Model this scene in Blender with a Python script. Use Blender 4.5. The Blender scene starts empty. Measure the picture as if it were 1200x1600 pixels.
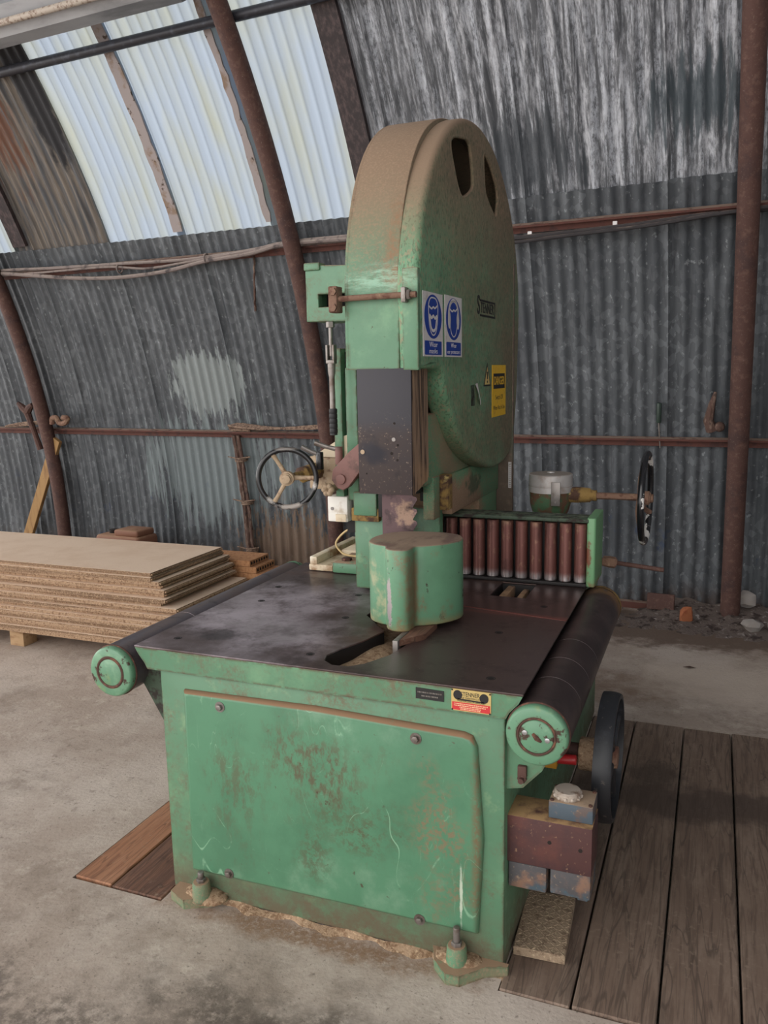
import bpy, bmesh, math, random
from mathutils import Vector, Matrix
random.seed(7)
PI = math.pi
scene = bpy.context.scene
COL = scene.collection

# ------------------------------------------------------------------ camera
cam_d = bpy.data.cameras.new('camera')
cam = bpy.data.objects.new('camera', cam_d); COL.objects.link(cam)
cam_d.sensor_fit = 'HORIZONTAL'; cam_d.sensor_width = 36.0
cam_d.lens = 1282.96 / 1200 * 36.0
cam_d.clip_start = 0.05; cam_d.clip_end = 200
YAW, PITCH, ROLL = 0.38274, 0.16971, -0.0191
fw = Vector((-math.sin(YAW)*math.cos(PITCH), math.cos(YAW)*math.cos(PITCH), -math.sin(PITCH)))
rt0 = Vector((math.cos(YAW), math.sin(YAW), 0)); up0 = rt0.cross(fw)
rt = math.cos(ROLL)*rt0 + math.sin(ROLL)*up0
up = -math.sin(ROLL)*rt0 + math.cos(ROLL)*up0
M3 = Matrix((rt, up, -fw)).transposed()
cam.matrix_world = Matrix.Translation((0.4284, -1.8104, 1.4986)) @ M3.to_4x4()
scene.camera = cam

# ------------------------------------------------------------------ view, sky
scene.view_settings.view_transform = 'Standard'
scene.view_settings.look = 'None'
scene.view_settings.exposure = 0.95
scene.view_settings.gamma = 1.0
scene.view_settings.use_curve_mapping = False
SKY = 1.0
w = bpy.data.worlds.new('overcast_sky'); scene.world = w; w.use_nodes = True
wn, wl = w.node_tree.nodes, w.node_tree.links
bg = wn['Background']
tc_ = wn.new('ShaderNodeTexCoord'); sep = wn.new('ShaderNodeSeparateXYZ')
wl.new(tc_.outputs['Generated'], sep.inputs[0])
mr = wn.new('ShaderNodeMapRange'); mr.interpolation_type = 'SMOOTHSTEP'
mr.inputs[1].default_value = -0.5; mr.inputs[2].default_value = 0.9
mr.inputs[3].default_value = 1.9*SKY; mr.inputs[4].default_value = 0.75*SKY
wl.new(sep.outputs[0], mr.inputs[0])
bg.inputs[0].default_value = (1.0, 0.975, 0.95, 1)
wl.new(mr.outputs[0], bg.inputs[1])

# ------------------------------------------------------------------ helpers
def lin(c):
    return tuple(((v/255)/12.92 if v/255 <= 0.04045 else ((v/255+0.055)/1.055)**2.4) for v in c)

MATS = {}
def mat(name, base, rough=0.6, metal=0.0, layers=(), bump=None, uv=False, spec=0.5):
    """base: srgb 0-255; layers are dirt, rust, wear patches, or a painted reflection, mixed on top in order"""
    m = bpy.data.materials.new(name); m.use_nodes = True
    N, L = m.node_tree.nodes, m.node_tree.links
    b = N['Principled BSDF']
    b.inputs['Roughness'].default_value = rough; b.inputs['Metallic'].default_value = metal
    b.inputs['Specular IOR Level'].default_value = spec
    geo = N.new('ShaderNodeNewGeometry')
    if uv:
        tc = N.new('ShaderNodeTexCoord'); P = tc.outputs['UV']
    else:
        P = geo.outputs['Position']
    def math_(op, a, bb, clamp=False):
        n = N.new('ShaderNodeMath'); n.operation = op; n.use_clamp = clamp
        for i, v in enumerate((a, bb)):
            if isinstance(v, (int, float)): n.inputs[i].default_value = v
            else: L.new(v, n.inputs[i])
        return n.outputs[0]
    def rng(v, lo, hi, smooth=True):
        n = N.new('ShaderNodeMapRange'); n.clamp = True
        if smooth: n.interpolation_type = 'SMOOTHSTEP'
        inv = lo > hi
        n.inputs[1].default_value = min(lo, hi); n.inputs[2].default_value = max(lo, hi)
        n.inputs[3].default_value = 1.0 if inv else 0.0; n.inputs[4].default_value = 0.0 if inv else 1.0
        L.new(v, n.inputs[0]); return n.outputs[0]
    def vec(stretch, off=(0, 0, 0), rot=0):
        n = N.new('ShaderNodeMapping'); n.inputs['Scale'].default_value = stretch
        n.inputs['Location'].default_value = off; n.inputs['Rotation'].default_value = (0, 0, rot)
        L.new(P, n.inputs[0]); return n.outputs[0]
    def noise(scale, detail, stretch, kind='noise', off=(0, 0, 0), rgh=0.6, dist=0.0):
        v = vec(stretch, off)
        if kind == 'voronoi':
            n = N.new('ShaderNodeTexVoronoi'); n.inputs['Scale'].default_value = scale
            L.new(v, n.inputs['Vector']); 
            s = N.new('ShaderNodeSeparateColor'); L.new(n.outputs['Color'], s.inputs[0]); return s.outputs[0]
        if kind == 'contour':
            n = N.new('ShaderNodeTexNoise'); n.inputs['Scale'].default_value = scale; n.inputs['Detail'].default_value = detail
            n.inputs['Distortion'].default_value = dist; L.new(v, n.inputs['Vector'])
            return math_('ABSOLUTE', math_('SUBTRACT', n.outputs['Fac'], 0.5), 0.0)
        if kind == 'wave':
            n = N.new('ShaderNodeTexWave'); n.inputs['Scale'].default_value = scale
            n.inputs['Distortion'].default_value = dist; n.inputs['Detail'].default_value = detail
            n.inputs['Detail Scale'].default_value = 0.6
            L.new(v, n.inputs['Vector']); return n.outputs['Fac']
        n = N.new('ShaderNodeTexNoise'); n.inputs['Scale'].default_value = scale
        n.inputs['Detail'].default_value = detail; n.inputs['Roughness'].default_value = rgh
        n.inputs['Distortion'].default_value = dist
        L.new(v, n.inputs['Vector']); return n.outputs['Fac']
    rgb = N.new('ShaderNodeRGB'); rgb.outputs[0].default_value = (*lin(base), 1)
    cur = rgb.outputs[0]; rcur = None; mcur = None
    for i, l in enumerate(layers):
        f = None
        def mul(f, g): return g if f is None else math_('MULTIPLY', f, g)
        if 'scale' in l:
            n = noise(l['scale'], l.get('detail', 5), l.get('stretch', (1, 1, 1)), l.get('kind', 'noise'),
                      l.get('off', (i*3.1, i*1.7, i*2.3)), l.get('rgh', 0.62), l.get('dist', 0.0))
            if 'blob' not in l:
                f = rng(n, l['lo'], l['hi'])
        if 'blob' in l:      # a stain or painted reflection with a place and a noisy outline
            c0, r0 = l['blob']
            sub = N.new('ShaderNodeVectorMath'); sub.operation = 'SUBTRACT'; L.new(P, sub.inputs[0]); sub.inputs[1].default_value = c0
            dv = N.new('ShaderNodeVectorMath'); dv.operation = 'DIVIDE'; L.new(sub.outputs[0], dv.inputs[0]); dv.inputs[1].default_value = r0
            ln = N.new('ShaderNodeVectorMath'); ln.operation = 'LENGTH'; L.new(dv.outputs[0], ln.inputs[0])
            d = ln.outputs['Value']
            if 'scale' in l:
                nn = math_('MULTIPLY', math_('SUBTRACT', n, 0.5), l.get('amp', 2.0))
                d = math_('ADD', d, nn)
            f = rng(d, 1.0, l.get('core', 0.4))
        if 'up' in l:
            s = N.new('ShaderNodeSeparateXYZ'); L.new(geo.outputs['Normal'], s.inputs[0])
            f = mul(f, rng(s.outputs[2], *l['up']))
        if 'zr' in l:
            s = N.new('ShaderNodeSeparateXYZ'); L.new(P, s.inputs[0])
            f = mul(f, rng(s.outputs[l.get('ax', 2)], *l['zr']))
        if 'm2' in l:        # a second, finer break-up of the same patch
            k = l['m2']
            f = mul(f, rng(noise(k[0], k[4] if len(k) > 4 else 8, k[3] if len(k) > 3 else (1, 1, 1), off=(i*7.3, i*4.1, i*5.9), rgh=0.75), k[1], k[2]))
        if 'edge' in l:      # worn or chipped along the edges of the casting
            bv = N.new('ShaderNodeBevel'); bv.samples = 4; bv.inputs[0].default_value = l['edge']
            dt = N.new('ShaderNodeVectorMath'); dt.operation = 'DOT_PRODUCT'; L.new(bv.outputs[0], dt.inputs[0]); L.new(geo.outputs['Normal'], dt.inputs[1])
            f = mul(f, rng(dt.outputs['Value'], 0.995, 0.90))
        if 'fac' in l: f = math_('MULTIPLY', f, l['fac'])
        mx = N.new('ShaderNodeMix'); mx.data_type = 'RGBA'; mx.blend_type = l.get('mode', 'MIX')
        L.new(f, mx.inputs[0]); L.new(cur, mx.inputs[6]); mx.inputs[7].default_value = (*lin(l['color']), 1)
        cur = mx.outputs[2]
        for key, cell, d0, sock in (('rough', 'r', rough, 'Roughness'), ('metal', 'm', metal, 'Metallic')):
            if key in l:
                fm = N.new('ShaderNodeMix'); fm.data_type = 'FLOAT'; L.new(f, fm.inputs[0])
                prev = rcur if cell == 'r' else mcur
                if prev is None: fm.inputs[2].default_value = d0
                else: L.new(prev, fm.inputs[2])
                fm.inputs[3].default_value = l[key]
                if cell == 'r': rcur = fm.outputs[0]
                else: mcur = fm.outputs[0]
    L.new(cur, b.inputs['Base Color'])
    if rcur is not None: L.new(rcur, b.inputs['Roughness'])
    if mcur is not None: L.new(mcur, b.inputs['Metallic'])
    if bump:
        n = noise(bump.get('scale', 60), bump.get('detail', 6), bump.get('stretch', (1, 1, 1)), bump.get('kind', 'noise'), dist=bump.get('dist', 0))
        bn = N.new('ShaderNodeBump'); bn.inputs['Strength'].default_value = bump.get('strength', 0.3)
        bn.inputs['Distance'].default_value = bump.get('distance', 0.002)
        L.new(n, bn.inputs['Height']); L.new(bn.outputs[0], b.inputs['Normal'])
    MATS[name] = m
    return m

def parts_world(parent):
    return parent.matrix_world.translation if parent else Vector()

WORLD = {}
def obj(name, bm, m, parent=None, smooth=35, recalc=True):
    """link a bmesh (world coordinates) as one mesh object whose origin is the centre of its box"""
    if recalc: bmesh.ops.recalc_face_normals(bm, faces=bm.faces[:])
    lo = Vector((1e9,)*3); hi = Vector((-1e9,)*3)
    for v in bm.verts:
        for k in range(3):
            lo[k] = min(lo[k], v.co[k]); hi[k] = max(hi[k], v.co[k])
    c = (lo+hi)/2
    if parent is None: c.z = lo.z
    for v in bm.verts: v.co -= c
    me = bpy.data.meshes.new(name); bm.to_mesh(me); bm.free()
    for p in me.polygons: p.use_smooth = True
    me.set_sharp_from_angle(angle=math.radians(smooth))
    o = bpy.data.objects.new(name, me); COL.objects.link(o)
    if m: me.materials.append(m)
    WORLD[o] = c
    if parent:
        o.parent = parent; o.location = c - WORLD[parent]
    else: o.location = c
    return o

def empty(name, loc, parent=None):
    o = bpy.data.objects.new(name, None); COL.objects.link(o)
    o.empty_display_size = 0.1
    WORLD[o] = Vector(loc)
    o.location = Vector(loc) - (WORLD[parent] if parent else Vector())
    if parent: o.parent = parent
    return o

def tag(o, label, cat=None, group=None, kind=None):
    if label: o['label'] = label
    if cat: o['category'] = cat
    if group: o['group'] = group
    if kind: o['kind'] = kind
    return o
def struct(o, label, cat):
    return tag(o, label, cat, kind='structure')

def BM(): return bmesh.new()
def box(bm, lo, hi, bev=0.0, seg=2, mtx=None):
    t = bmesh.new()
    bmesh.ops.create_cube(t, size=1)
    for v in t.verts:
        v.co = Vector((lo[k] + (hi[k]-lo[k])*(v.co[k]+0.5) for k in range(3)))
    if bev > 0: bmesh.ops.bevel(t, geom=t.edges[:], offset=bev, segments=seg, profile=0.5, affect='EDGES')
    if mtx is not None: bmesh.ops.transform(t, matrix=mtx, verts=t.verts[:])
    merge(bm, t); return bm
def merge(bm, t):
    mp = {v: bm.verts.new(v.co) for v in t.verts}
    for f in t.faces:
        try: bm.faces.new([mp[v] for v in f.verts])
        except ValueError: pass
    t.free()
def frame(d):
    d = Vector(d).normalized()
    a = Vector((0, 0, 1)) if abs(d.z) < 0.9 else Vector((1, 0, 0))
    u = d.cross(a).normalized(); v = d.cross(u).normalized()
    return d, u, v
def lathe(bm, org, axis, prof, n=32, closed=False):
    """prof: list of (distance along axis, radius)"""
    d, u, v = frame(axis); org = Vector(org); rings = []
    for h, r in prof:
        if r < 1e-6: rings.append([bm.verts.new(org + d*h)])
        else: rings.append([bm.verts.new(org + d*h + (u*math.cos(2*PI*i/n) + v*math.sin(2*PI*i/n))*r) for i in range(n)])
    pairs = list(zip(rings, rings[1:])) + ([(rings[-1], rings[0])] if closed else [])
    for A, B_ in pairs:
        for i in range(n):
            j = (i+1) % n
            if len(A) == 1 and len(B_) == 1: continue
            if len(A) == 1: bm.faces.new((A[0], B_[i], B_[j]))
            elif len(B_) == 1: bm.faces.new((A[i], A[j], B_[0]))
            else: bm.faces.new((A[i], A[j], B_[j], B_[i]))
    return bm
def cyl(bm, p0, p1, r, r1=None, n=24, bev=0.0):
    p0, p1 = Vector(p0), Vector(p1); h = (p1-p0).length; r1 = r if r1 is None else r1
    if bev > 0: prof = [(0, 0), (0, r-bev), (bev*0.3, r-bev*0.3), (bev, r), (h-bev, r1), (h-bev*0.3, r1-bev*0.3), (h, r1-bev), (h, 0)]
    else: prof = [(0, 0), (0, r), (h, r1), (h, 0)]
    return lathe(bm, p0, p1-p0, prof, n)
def tube(bm, pts, r, n=10, rough=0.0, closed=False):
    pts = [Vector(p) for p in pts]; rings = []
    u = None
    for i, p in enumerate(pts):
        if closed: d = pts[(i+1) % len(pts)] - pts[i-1]
        else: d = (pts[min(i+1, len(pts)-1)] - pts[max(i-1, 0)])
        d.normalize()
        if u is None: _, u, _ = frame(d)
        u = (u - d*u.dot(d)).normalized(); v = d.cross(u)
        rr = r if not isinstance(r, (list, tuple)) else r[i]
        rings.append([bm.verts.new(p + (u*math.cos(2*PI*k/n) + v*math.sin(2*PI*k/n))*rr*(1+random.uniform(-rough, rough))) for k in range(n)])
    rg = list(zip(rings, rings[1:])) + ([(rings[-1], rings[0])] if closed else [])
    for A, B_ in rg:
        for k in range(n): bm.faces.new((A[k], A[(k+1) % n], B_[(k+1) % n], B_[k]))
    if not closed:
        bm.faces.new(rings[0][::-1]); bm.faces.new(rings[-1])
    return bm
def spline(pts, n=8, closed=False):
    P = [Vector(p) for p in pts]; out = []
    m = len(P)
    for i in range(m if closed else m-1):
        if closed: a, b, c, d = P[i-1], P[i], P[(i+1) % m], P[(i+2) % m]
        else: a, b, c, d = P[max(i-1, 0)], P[i], P[i+1], P[min(i+2, m-1)]
        for k in range(n):
            t = k/n
            out.append(0.5*((2*b) + (c-a)*t + (2*a-5*b+4*c-d)*t*t + (-a+3*b-3*c+d)*t**3))
    if not closed: out.append(P[-1])
    return out
def torus(bm, org, axis, R, r, n=48, k=12):
    d, u, v = frame(axis); org = Vector(org)
    pts = [org + (u*math.cos(2*PI*i/n)+v*math.sin(2*PI*i/n))*R for i in range(n)]
    return tube(bm, pts, r, k, closed=True)
def prism(bm, poly, f0, f1):
    """poly: list of 2d; f0, f1 map (u, v) to the two end positions"""
    A = [bm.verts.new(f0(*p)) for p in poly]; B_ = [bm.verts.new(f1(*p)) for p in poly]
    n = len(poly)
    bm.faces.new(A[::-1]); bm.faces.new(B_)
    for i in range(n): bm.faces.new((A[i], A[(i+1) % n], B_[(i+1) % n], B_[i]))
    return bm
def plate_bm(loops, thick, bev, fmap):
    """solid plate with holes from 2d loops; w from 0 to thick; fmap(u, v, w) gives the world point"""
    cu = bpy.data.curves.new('tmp', 'CURVE'); cu.dimensions = '2D'; cu.fill_mode = 'BOTH'
    cu.extrude = thick/2 - bev; cu.bevel_depth = bev; cu.bevel_resolution = 3; cu.offset = -bev
    for lp in loops:
        s = cu.splines.new('POLY'); s.points.add(len(lp)-1); s.use_cyclic_u = True
        for p, q in zip(s.points, lp): p.co = (q[0], q[1], 0, 1)
    return curve_bm(cu, lambda x, y, z: fmap(x, y, z + thick/2))
def curve_bm(cu, fmap):
    o = bpy.data.objects.new('tmp', cu); COL.objects.link(o)
    dg = bpy.context.evaluated_depsgraph_get(); dg.update()
    me = bpy.data.meshes.new_from_object(o.evaluated_get(dg))
    bm = bmesh.new(); bm.from_mesh(me)
    bmesh.ops.remove_doubles(bm, verts=bm.verts[:], dist=1e-5)
    for v in bm.verts: v.co = fmap(*v.co)
    bpy.data.objects.remove(o); bpy.data.meshes.remove(me); bpy.data.curves.remove(cu)
    return bm
def text_bm(s, size, fmap, thick=0.0006, sx=1.0, align='CENTER', bold=0.0, spacing=1.0):
    cu = bpy.data.curves.new('tmp', 'FONT'); cu.body = s; cu.size = size; cu.align_x = align; cu.align_y = 'CENTER'
    cu.extrude = thick/2; cu.offset = bold; cu.space_character = spacing
    return curve_bm(cu, lambda x, y, z: fmap(x*sx, y, z + thick/2))
def ribbon(bm, pts, wd, fmap, th=0.0006, closed=False):
    P = [Vector((p[0], p[1])) for p in pts]; n = len(P); L_, R_ = [], []
    for i in range(n):
        if closed: d = P[(i+1) % n]-P[i-1]
        else: d = P[min(i+1, n-1)]-P[max(i-1, 0)]
        d.normalize(); q = Vector((-d.y, d.x))*wd/2
        L_.append(P[i]+q); R_.append(P[i]-q)
    for i in range(n if closed else n-1):
        j = (i+1) % n
        prism(bm, [L_[i], L_[j], R_[j], R_[i]], lambda a, b: fmap(a, b, 0), lambda a, b: fmap(a, b, th))
def disc_pts(cx, cy, rx, ry, n=40): return [(cx+rx*math.cos(2*PI*i/n), cy+ry*math.sin(2*PI*i/n)) for i in range(n)]
def flat(bm, poly, fmap, th=0.0006):
    return prism(bm, poly, lambda a, b: fmap(a, b, 0), lambda a, b: fmap(a, b, th))
def rrect(x0, y0, x1, y1, r, n=5):
    out = []
    for cx, cy, a0 in ((x1-r, y1-r, 0), (x0+r, y1-r, 90), (x0+r, y0+r, 180), (x1-r, y0+r, 270)):
        for k in range(n+1):
            a = math.radians(a0 + 90*k/n); out.append((cx+r*math.cos(a), cy+r*math.sin(a)))
    return out

# ------------------------------------------------------------------ the arched hut: coordinates along the wall (s) and up the arch (theta)
R_HUT = 5.9; AW = math.atan(-0.0594); CA, SA = math.cos(AW), math.sin(AW)
TCEN = 3.476*CA - R_HUT
def hut(s, th, dr=0.0):
    a = math.radians(th); t = TCEN + (R_HUT-dr)*math.cos(a); z = (R_HUT-dr)*math.sin(a)
    return Vector((s*CA - t*SA, s*SA + t*CA, z))
def st(x, y): return x*CA + y*SA, -x*SA + y*CA

# ------------------------------------------------------------------ materials
GREEN = (86, 126, 98)
DUST = (150, 124, 102)
mat('galvanised', (84, 88, 92), 0.5, 0.3, [
    dict(color=(118, 122, 127), scale=34, kind='voronoi', lo=0.45, hi=0.9, stretch=(1, 0.7, 1), fac=0.5),
    dict(color=(60, 64, 69), scale=2.2, lo=0.40, hi=0.66, stretch=(2.5, 0.5, 1), fac=0.8, detail=8),
    dict(color=(150, 155, 158), scale=42, lo=0.6, hi=0.70, stretch=(1, 0.6, 1), fac=0.6),
    dict(color=(52, 54, 58), scale=10, lo=0.52, hi=0.68, stretch=(3, 0.3, 1), fac=0.6, detail=8),
    dict(color=(140, 148, 148), blob=((-3.3, 1.45, 0), (0.36, 0.26, 1)), scale=9, stretch=(3, 0.6, 1), amp=1.6, core=0.85, fac=0.75),
    dict(color=(122, 132, 134), blob=((-3.35, 0.76, 0), (0.75, 0.46, 1)), scale=7, stretch=(5, 0.35, 1), amp=2.6, core=0.8, fac=0.75),
    dict(color=(126, 103, 84), blob=((-2.70, 0.1, 0), (0.5, 0.40, 1)), scale=12, stretch=(5, 0.8, 1), amp=2.8, core=0.75, fac=0.75),
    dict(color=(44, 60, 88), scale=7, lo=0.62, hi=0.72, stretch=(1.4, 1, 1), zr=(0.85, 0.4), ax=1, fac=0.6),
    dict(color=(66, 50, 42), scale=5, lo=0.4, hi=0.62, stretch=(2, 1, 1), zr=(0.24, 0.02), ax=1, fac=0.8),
], bump=dict(scale=30, strength=0.12, distance=0.003), uv=True)
mat('galvanised_roof', (74, 76, 80), 0.6, 0.2, [
    dict(color=(206, 208, 214), scale=5, lo=0.44, hi=0.60, stretch=(4, 0.45, 1), detail=12, rgh=0.78, dist=0.5, fac=0.75, zr=(-2.2, -1.0), ax=0, m2=(16, 0.34, 0.6, (2.4, 0.5, 1), 10)),
    dict(color=(190, 194, 202), scale=3, lo=0.46, hi=0.60, stretch=(8, 0.4, 1), detail=12, rgh=0.75, dist=0.3, fac=0.7, zr=(-2.4, -1.6), ax=0, m2=(40, 0.36, 0.58, (1.5, 0.6, 1), 8)),
    dict(color=(58, 60, 64), scale=8, lo=0.54, hi=0.68, stretch=(4, 0.35, 1), detail=11, rgh=0.75, dist=0.4, fac=0.8),
    dict(color=(124, 112, 98), scale=8, lo=0.36, hi=0.62, stretch=(4.5, 0.3, 1), detail=8, fac=0.7, zr=(-3.5, -4.0), ax=0),
    dict(color=(58, 54, 52), scale=9, lo=0.5, hi=0.66, stretch=(5, 0.3, 1), detail=8, fac=0.7, zr=(-3.5, -4.0), ax=0),
    dict(color=(100, 64, 46), blob=((-4.42, 3.35, 0), (0.24, 0.40, 1)), scale=11, stretch=(4, 0.4, 1), amp=3.2, core=0.3, fac=0.9),
    dict(color=(34, 34, 38), blob=((-3.96, 3.6, 0), (0.13, 0.62, 1)), scale=14, stretch=(2, 0.6, 1), amp=0.9, core=0.75),
    dict(color=(58, 63, 68), blob=((-0.75, 2.72, 0), (0.35, 0.25, 1)), scale=8, stretch=(5, 0.4, 1), amp=3, core=0.5, fac=0.85),
    dict(color=(58, 68, 74), blob=((0.12, 2.9, 0), (0.3, 0.24, 1)), scale=8, stretch=(5, 0.4, 1), amp=3, core=0.5, fac=0.85),
], bump=dict(scale=40, strength=0.15, distance=0.003), uv=True)
mat('rusty_steel', (80, 54, 47), 0.75, 0.1, [
    dict(color=(106, 80, 70), scale=30, lo=0.5, hi=0.68, fac=0.6),
    dict(color=(62, 42, 40), scale=9, lo=0.5, hi=0.68, fac=0.8),
    dict(color=(150, 136, 128), scale=130, lo=0.6, hi=0.72, fac=0.4),
], bump=dict(scale=90, strength=0.5, distance=0.004))
mat('dusty_purlin', (86, 50, 42), 0.8, 0.0, [
    dict(color=(66, 40, 36), scale=14, lo=0.5, hi=0.65),
    dict(color=(140, 118, 104), up=(0.35, 0.8), scale=18, lo=0.3, hi=0.5),
], bump=dict(scale=70, strength=0.4, distance=0.004))
mat('dark_pipe', (46, 46, 52), 0.45, 0.3, [dict(color=(84, 88, 100), scale=20, lo=0.5, hi=0.7, fac=0.5)])
mat('dark_timber', (46, 38, 39), 0.7, 0, [dict(color=(78, 64, 64), scale=12, lo=0.4, hi=0.7, stretch=(4, 4, 0.5))])
mat('concrete', (164, 149, 137), 0.85, 0, [
    dict(color=(190, 178, 168), scale=1.1, lo=0.4, hi=0.62, detail=10, rgh=0.7, fac=0.85),
    dict(color=(128, 114, 102), scale=2.4, lo=0.48, hi=0.68, detail=10, rgh=0.75, fac=0.7),
    dict(color=(196, 184, 172), scale=9, lo=0.52, hi=0.66, detail=10, rgh=0.75, fac=0.5),
    dict(color=(104, 90, 80), scale=22, lo=0.56, hi=0.66, detail=9, rgh=0.7, fac=0.5, m2=(1.6, 0.4, 0.6)),
    dict(color=(92, 82, 74), scale=75, lo=0.60, hi=0.68, detail=4, fac=0.6),
    dict(color=(84, 74, 66), blob=((-0.48, -0.36, 0), (0.48, 0.22, 1)), scale=5, amp=2.4, core=0.0, fac=0.95, m2=(30, 0.28, 0.55)),
    dict(color=(92, 82, 74), blob=((-1.0, -0.55, 0), (0.7, 0.24, 1)), scale=6, amp=2.4, core=0.0, fac=0.85, m2=(30, 0.36, 0.6)),
    dict(color=(98, 86, 78), blob=((-0.1, -0.6, 0), (0.7, 0.3, 1)), scale=5, amp=2.0, core=0.1, fac=0.6, m2=(26, 0.36, 0.6)),
    dict(color=(118, 94, 76), blob=((0.0, 2.05, 0), (0.5, 0.28, 1)), scale=4, amp=1.6, core=0.3, fac=0.7, m2=(14, 0.25, 0.6)),
    dict(color=(196, 182, 168), blob=((0.55, 2.25, 0), (0.6, 0.4, 1)), scale=4, amp=1.6, core=0.2, fac=0.7),
    dict(color=(96, 78, 66), blob=((0.3, 3.05, 0), (1.4, 0.42, 1)), scale=8, amp=1.4, core=0.55, fac=0.9),
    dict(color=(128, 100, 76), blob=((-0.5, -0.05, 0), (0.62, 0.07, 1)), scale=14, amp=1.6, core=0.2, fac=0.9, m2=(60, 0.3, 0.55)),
    dict(color=(86, 74, 66), blob=((-1.1, 1.2, 0), (0.5, 0.5, 1)), scale=3, amp=2.2, core=0.2, fac=0.35),
], bump=dict(scale=70, detail=10, strength=0.5, distance=0.004))
def timber(name, a, b_, c_, extra=(), sc=1.0):
    dk = tuple(int(v*0.6) for v in a)
    return mat(name, a, 0.8, 0, [
        dict(color=c_, scale=4, lo=0.42, hi=0.66, detail=9, rgh=0.7, fac=0.8, stretch=(2.4, 0.7, 1)),
        dict(color=b_, scale=26*sc, lo=0.46, hi=0.62, detail=6, stretch=(2.0, 0.14, 1), dist=1.2, fac=0.7),
        dict(color=dk, kind='contour', scale=7*sc, detail=1, dist=0.8, stretch=(2.6, 0.22, 1), lo=0.014, hi=0.003, fac=0.55),
        dict(color=dk, kind='contour', scale=11*sc, detail=2, dist=0.5, stretch=(2.4, 0.16, 1), off=(4, 9, 0), lo=0.02, hi=0.004, fac=0.4),
        dict(color=(150, 132, 116), scale=60, lo=0.55, hi=0.68, detail=6, fac=0.5, m2=(3, 0.42, 0.6)),
    ] + list(extra), bump=dict(scale=40, stretch=(3, 0.2, 1), strength=0.45, distance=0.003))
timber('grey_timber', (116, 97, 84), (92, 75, 64), (136, 118, 104), [
    dict(color=(68, 55, 48), blob=((0.5, 1.02, 0), (0.5, 0.16, 1)), scale=7, amp=2.0, core=0.4, fac=0.75),
    dict(color=(70, 58, 50), blob=((0.28, 1.2, 0), (0.12, 0.16, 1)), scale=9, amp=1.6, core=0.4, fac=0.7),
    dict(color=(48, 42, 40), blob=((0.72, 0.62, 0), (0.06, 0.09, 1)), scale=12, amp=0.9, core=0.5, fac=0.9),
    dict(color=(64, 52, 46), blob=((0.08, 0.8, 0), (0.12, 0.9, 1)), scale=6, amp=1.0, core=0.4, fac=0.7)])
timber('brown_timber', (152, 106, 78), (120, 80, 58), (168, 124, 96))
timber('dark_brown_timber', (104, 72, 56), (78, 54, 44), (122, 90, 72))
GL = [dict(color=(76, 120, 90), scale=5, lo=0.42, hi=0.66, detail=8, rgh=0.7, fac=0.6),
      dict(color=(118, 158, 122), scale=3.2, lo=0.52, hi=0.72, detail=8, rgh=0.7, fac=0.6),
      dict(color=(146, 170, 128), scale=16, lo=0.58, hi=0.72, detail=8, fac=0.3)]
CH = dict(color=(70, 54, 44), scale=34, lo=0.64, hi=0.68, detail=9, rgh=0.7, rough=0.85, m2=(4, 0.42, 0.6))
EDG = dict(color=(84, 58, 44), scale=26, lo=0.42, hi=0.54, detail=8, edge=0.012, rough=0.85, fac=0.9)
GRIME = dict(color=(104, 84, 66), scale=5, lo=0.46, hi=0.66, detail=9, rgh=0.75, m2=(60, 0.40, 0.60), fac=0.75, rough=0.8)
mat('green_paint', GREEN, 0.42, 0, GL + [GRIME,
    dict(color=(98, 76, 60), zr=(0.20, 0.0), scale=14, lo=0.26, hi=0.58, detail=9, rgh=0.75, fac=0.8, rough=0.9),
    CH, EDG, dict(color=DUST, up=(0.35, 0.8), scale=25, lo=0.25, hi=0.5, rough=0.9)],
    bump=dict(scale=30, strength=0.08, distance=0.002))
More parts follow.
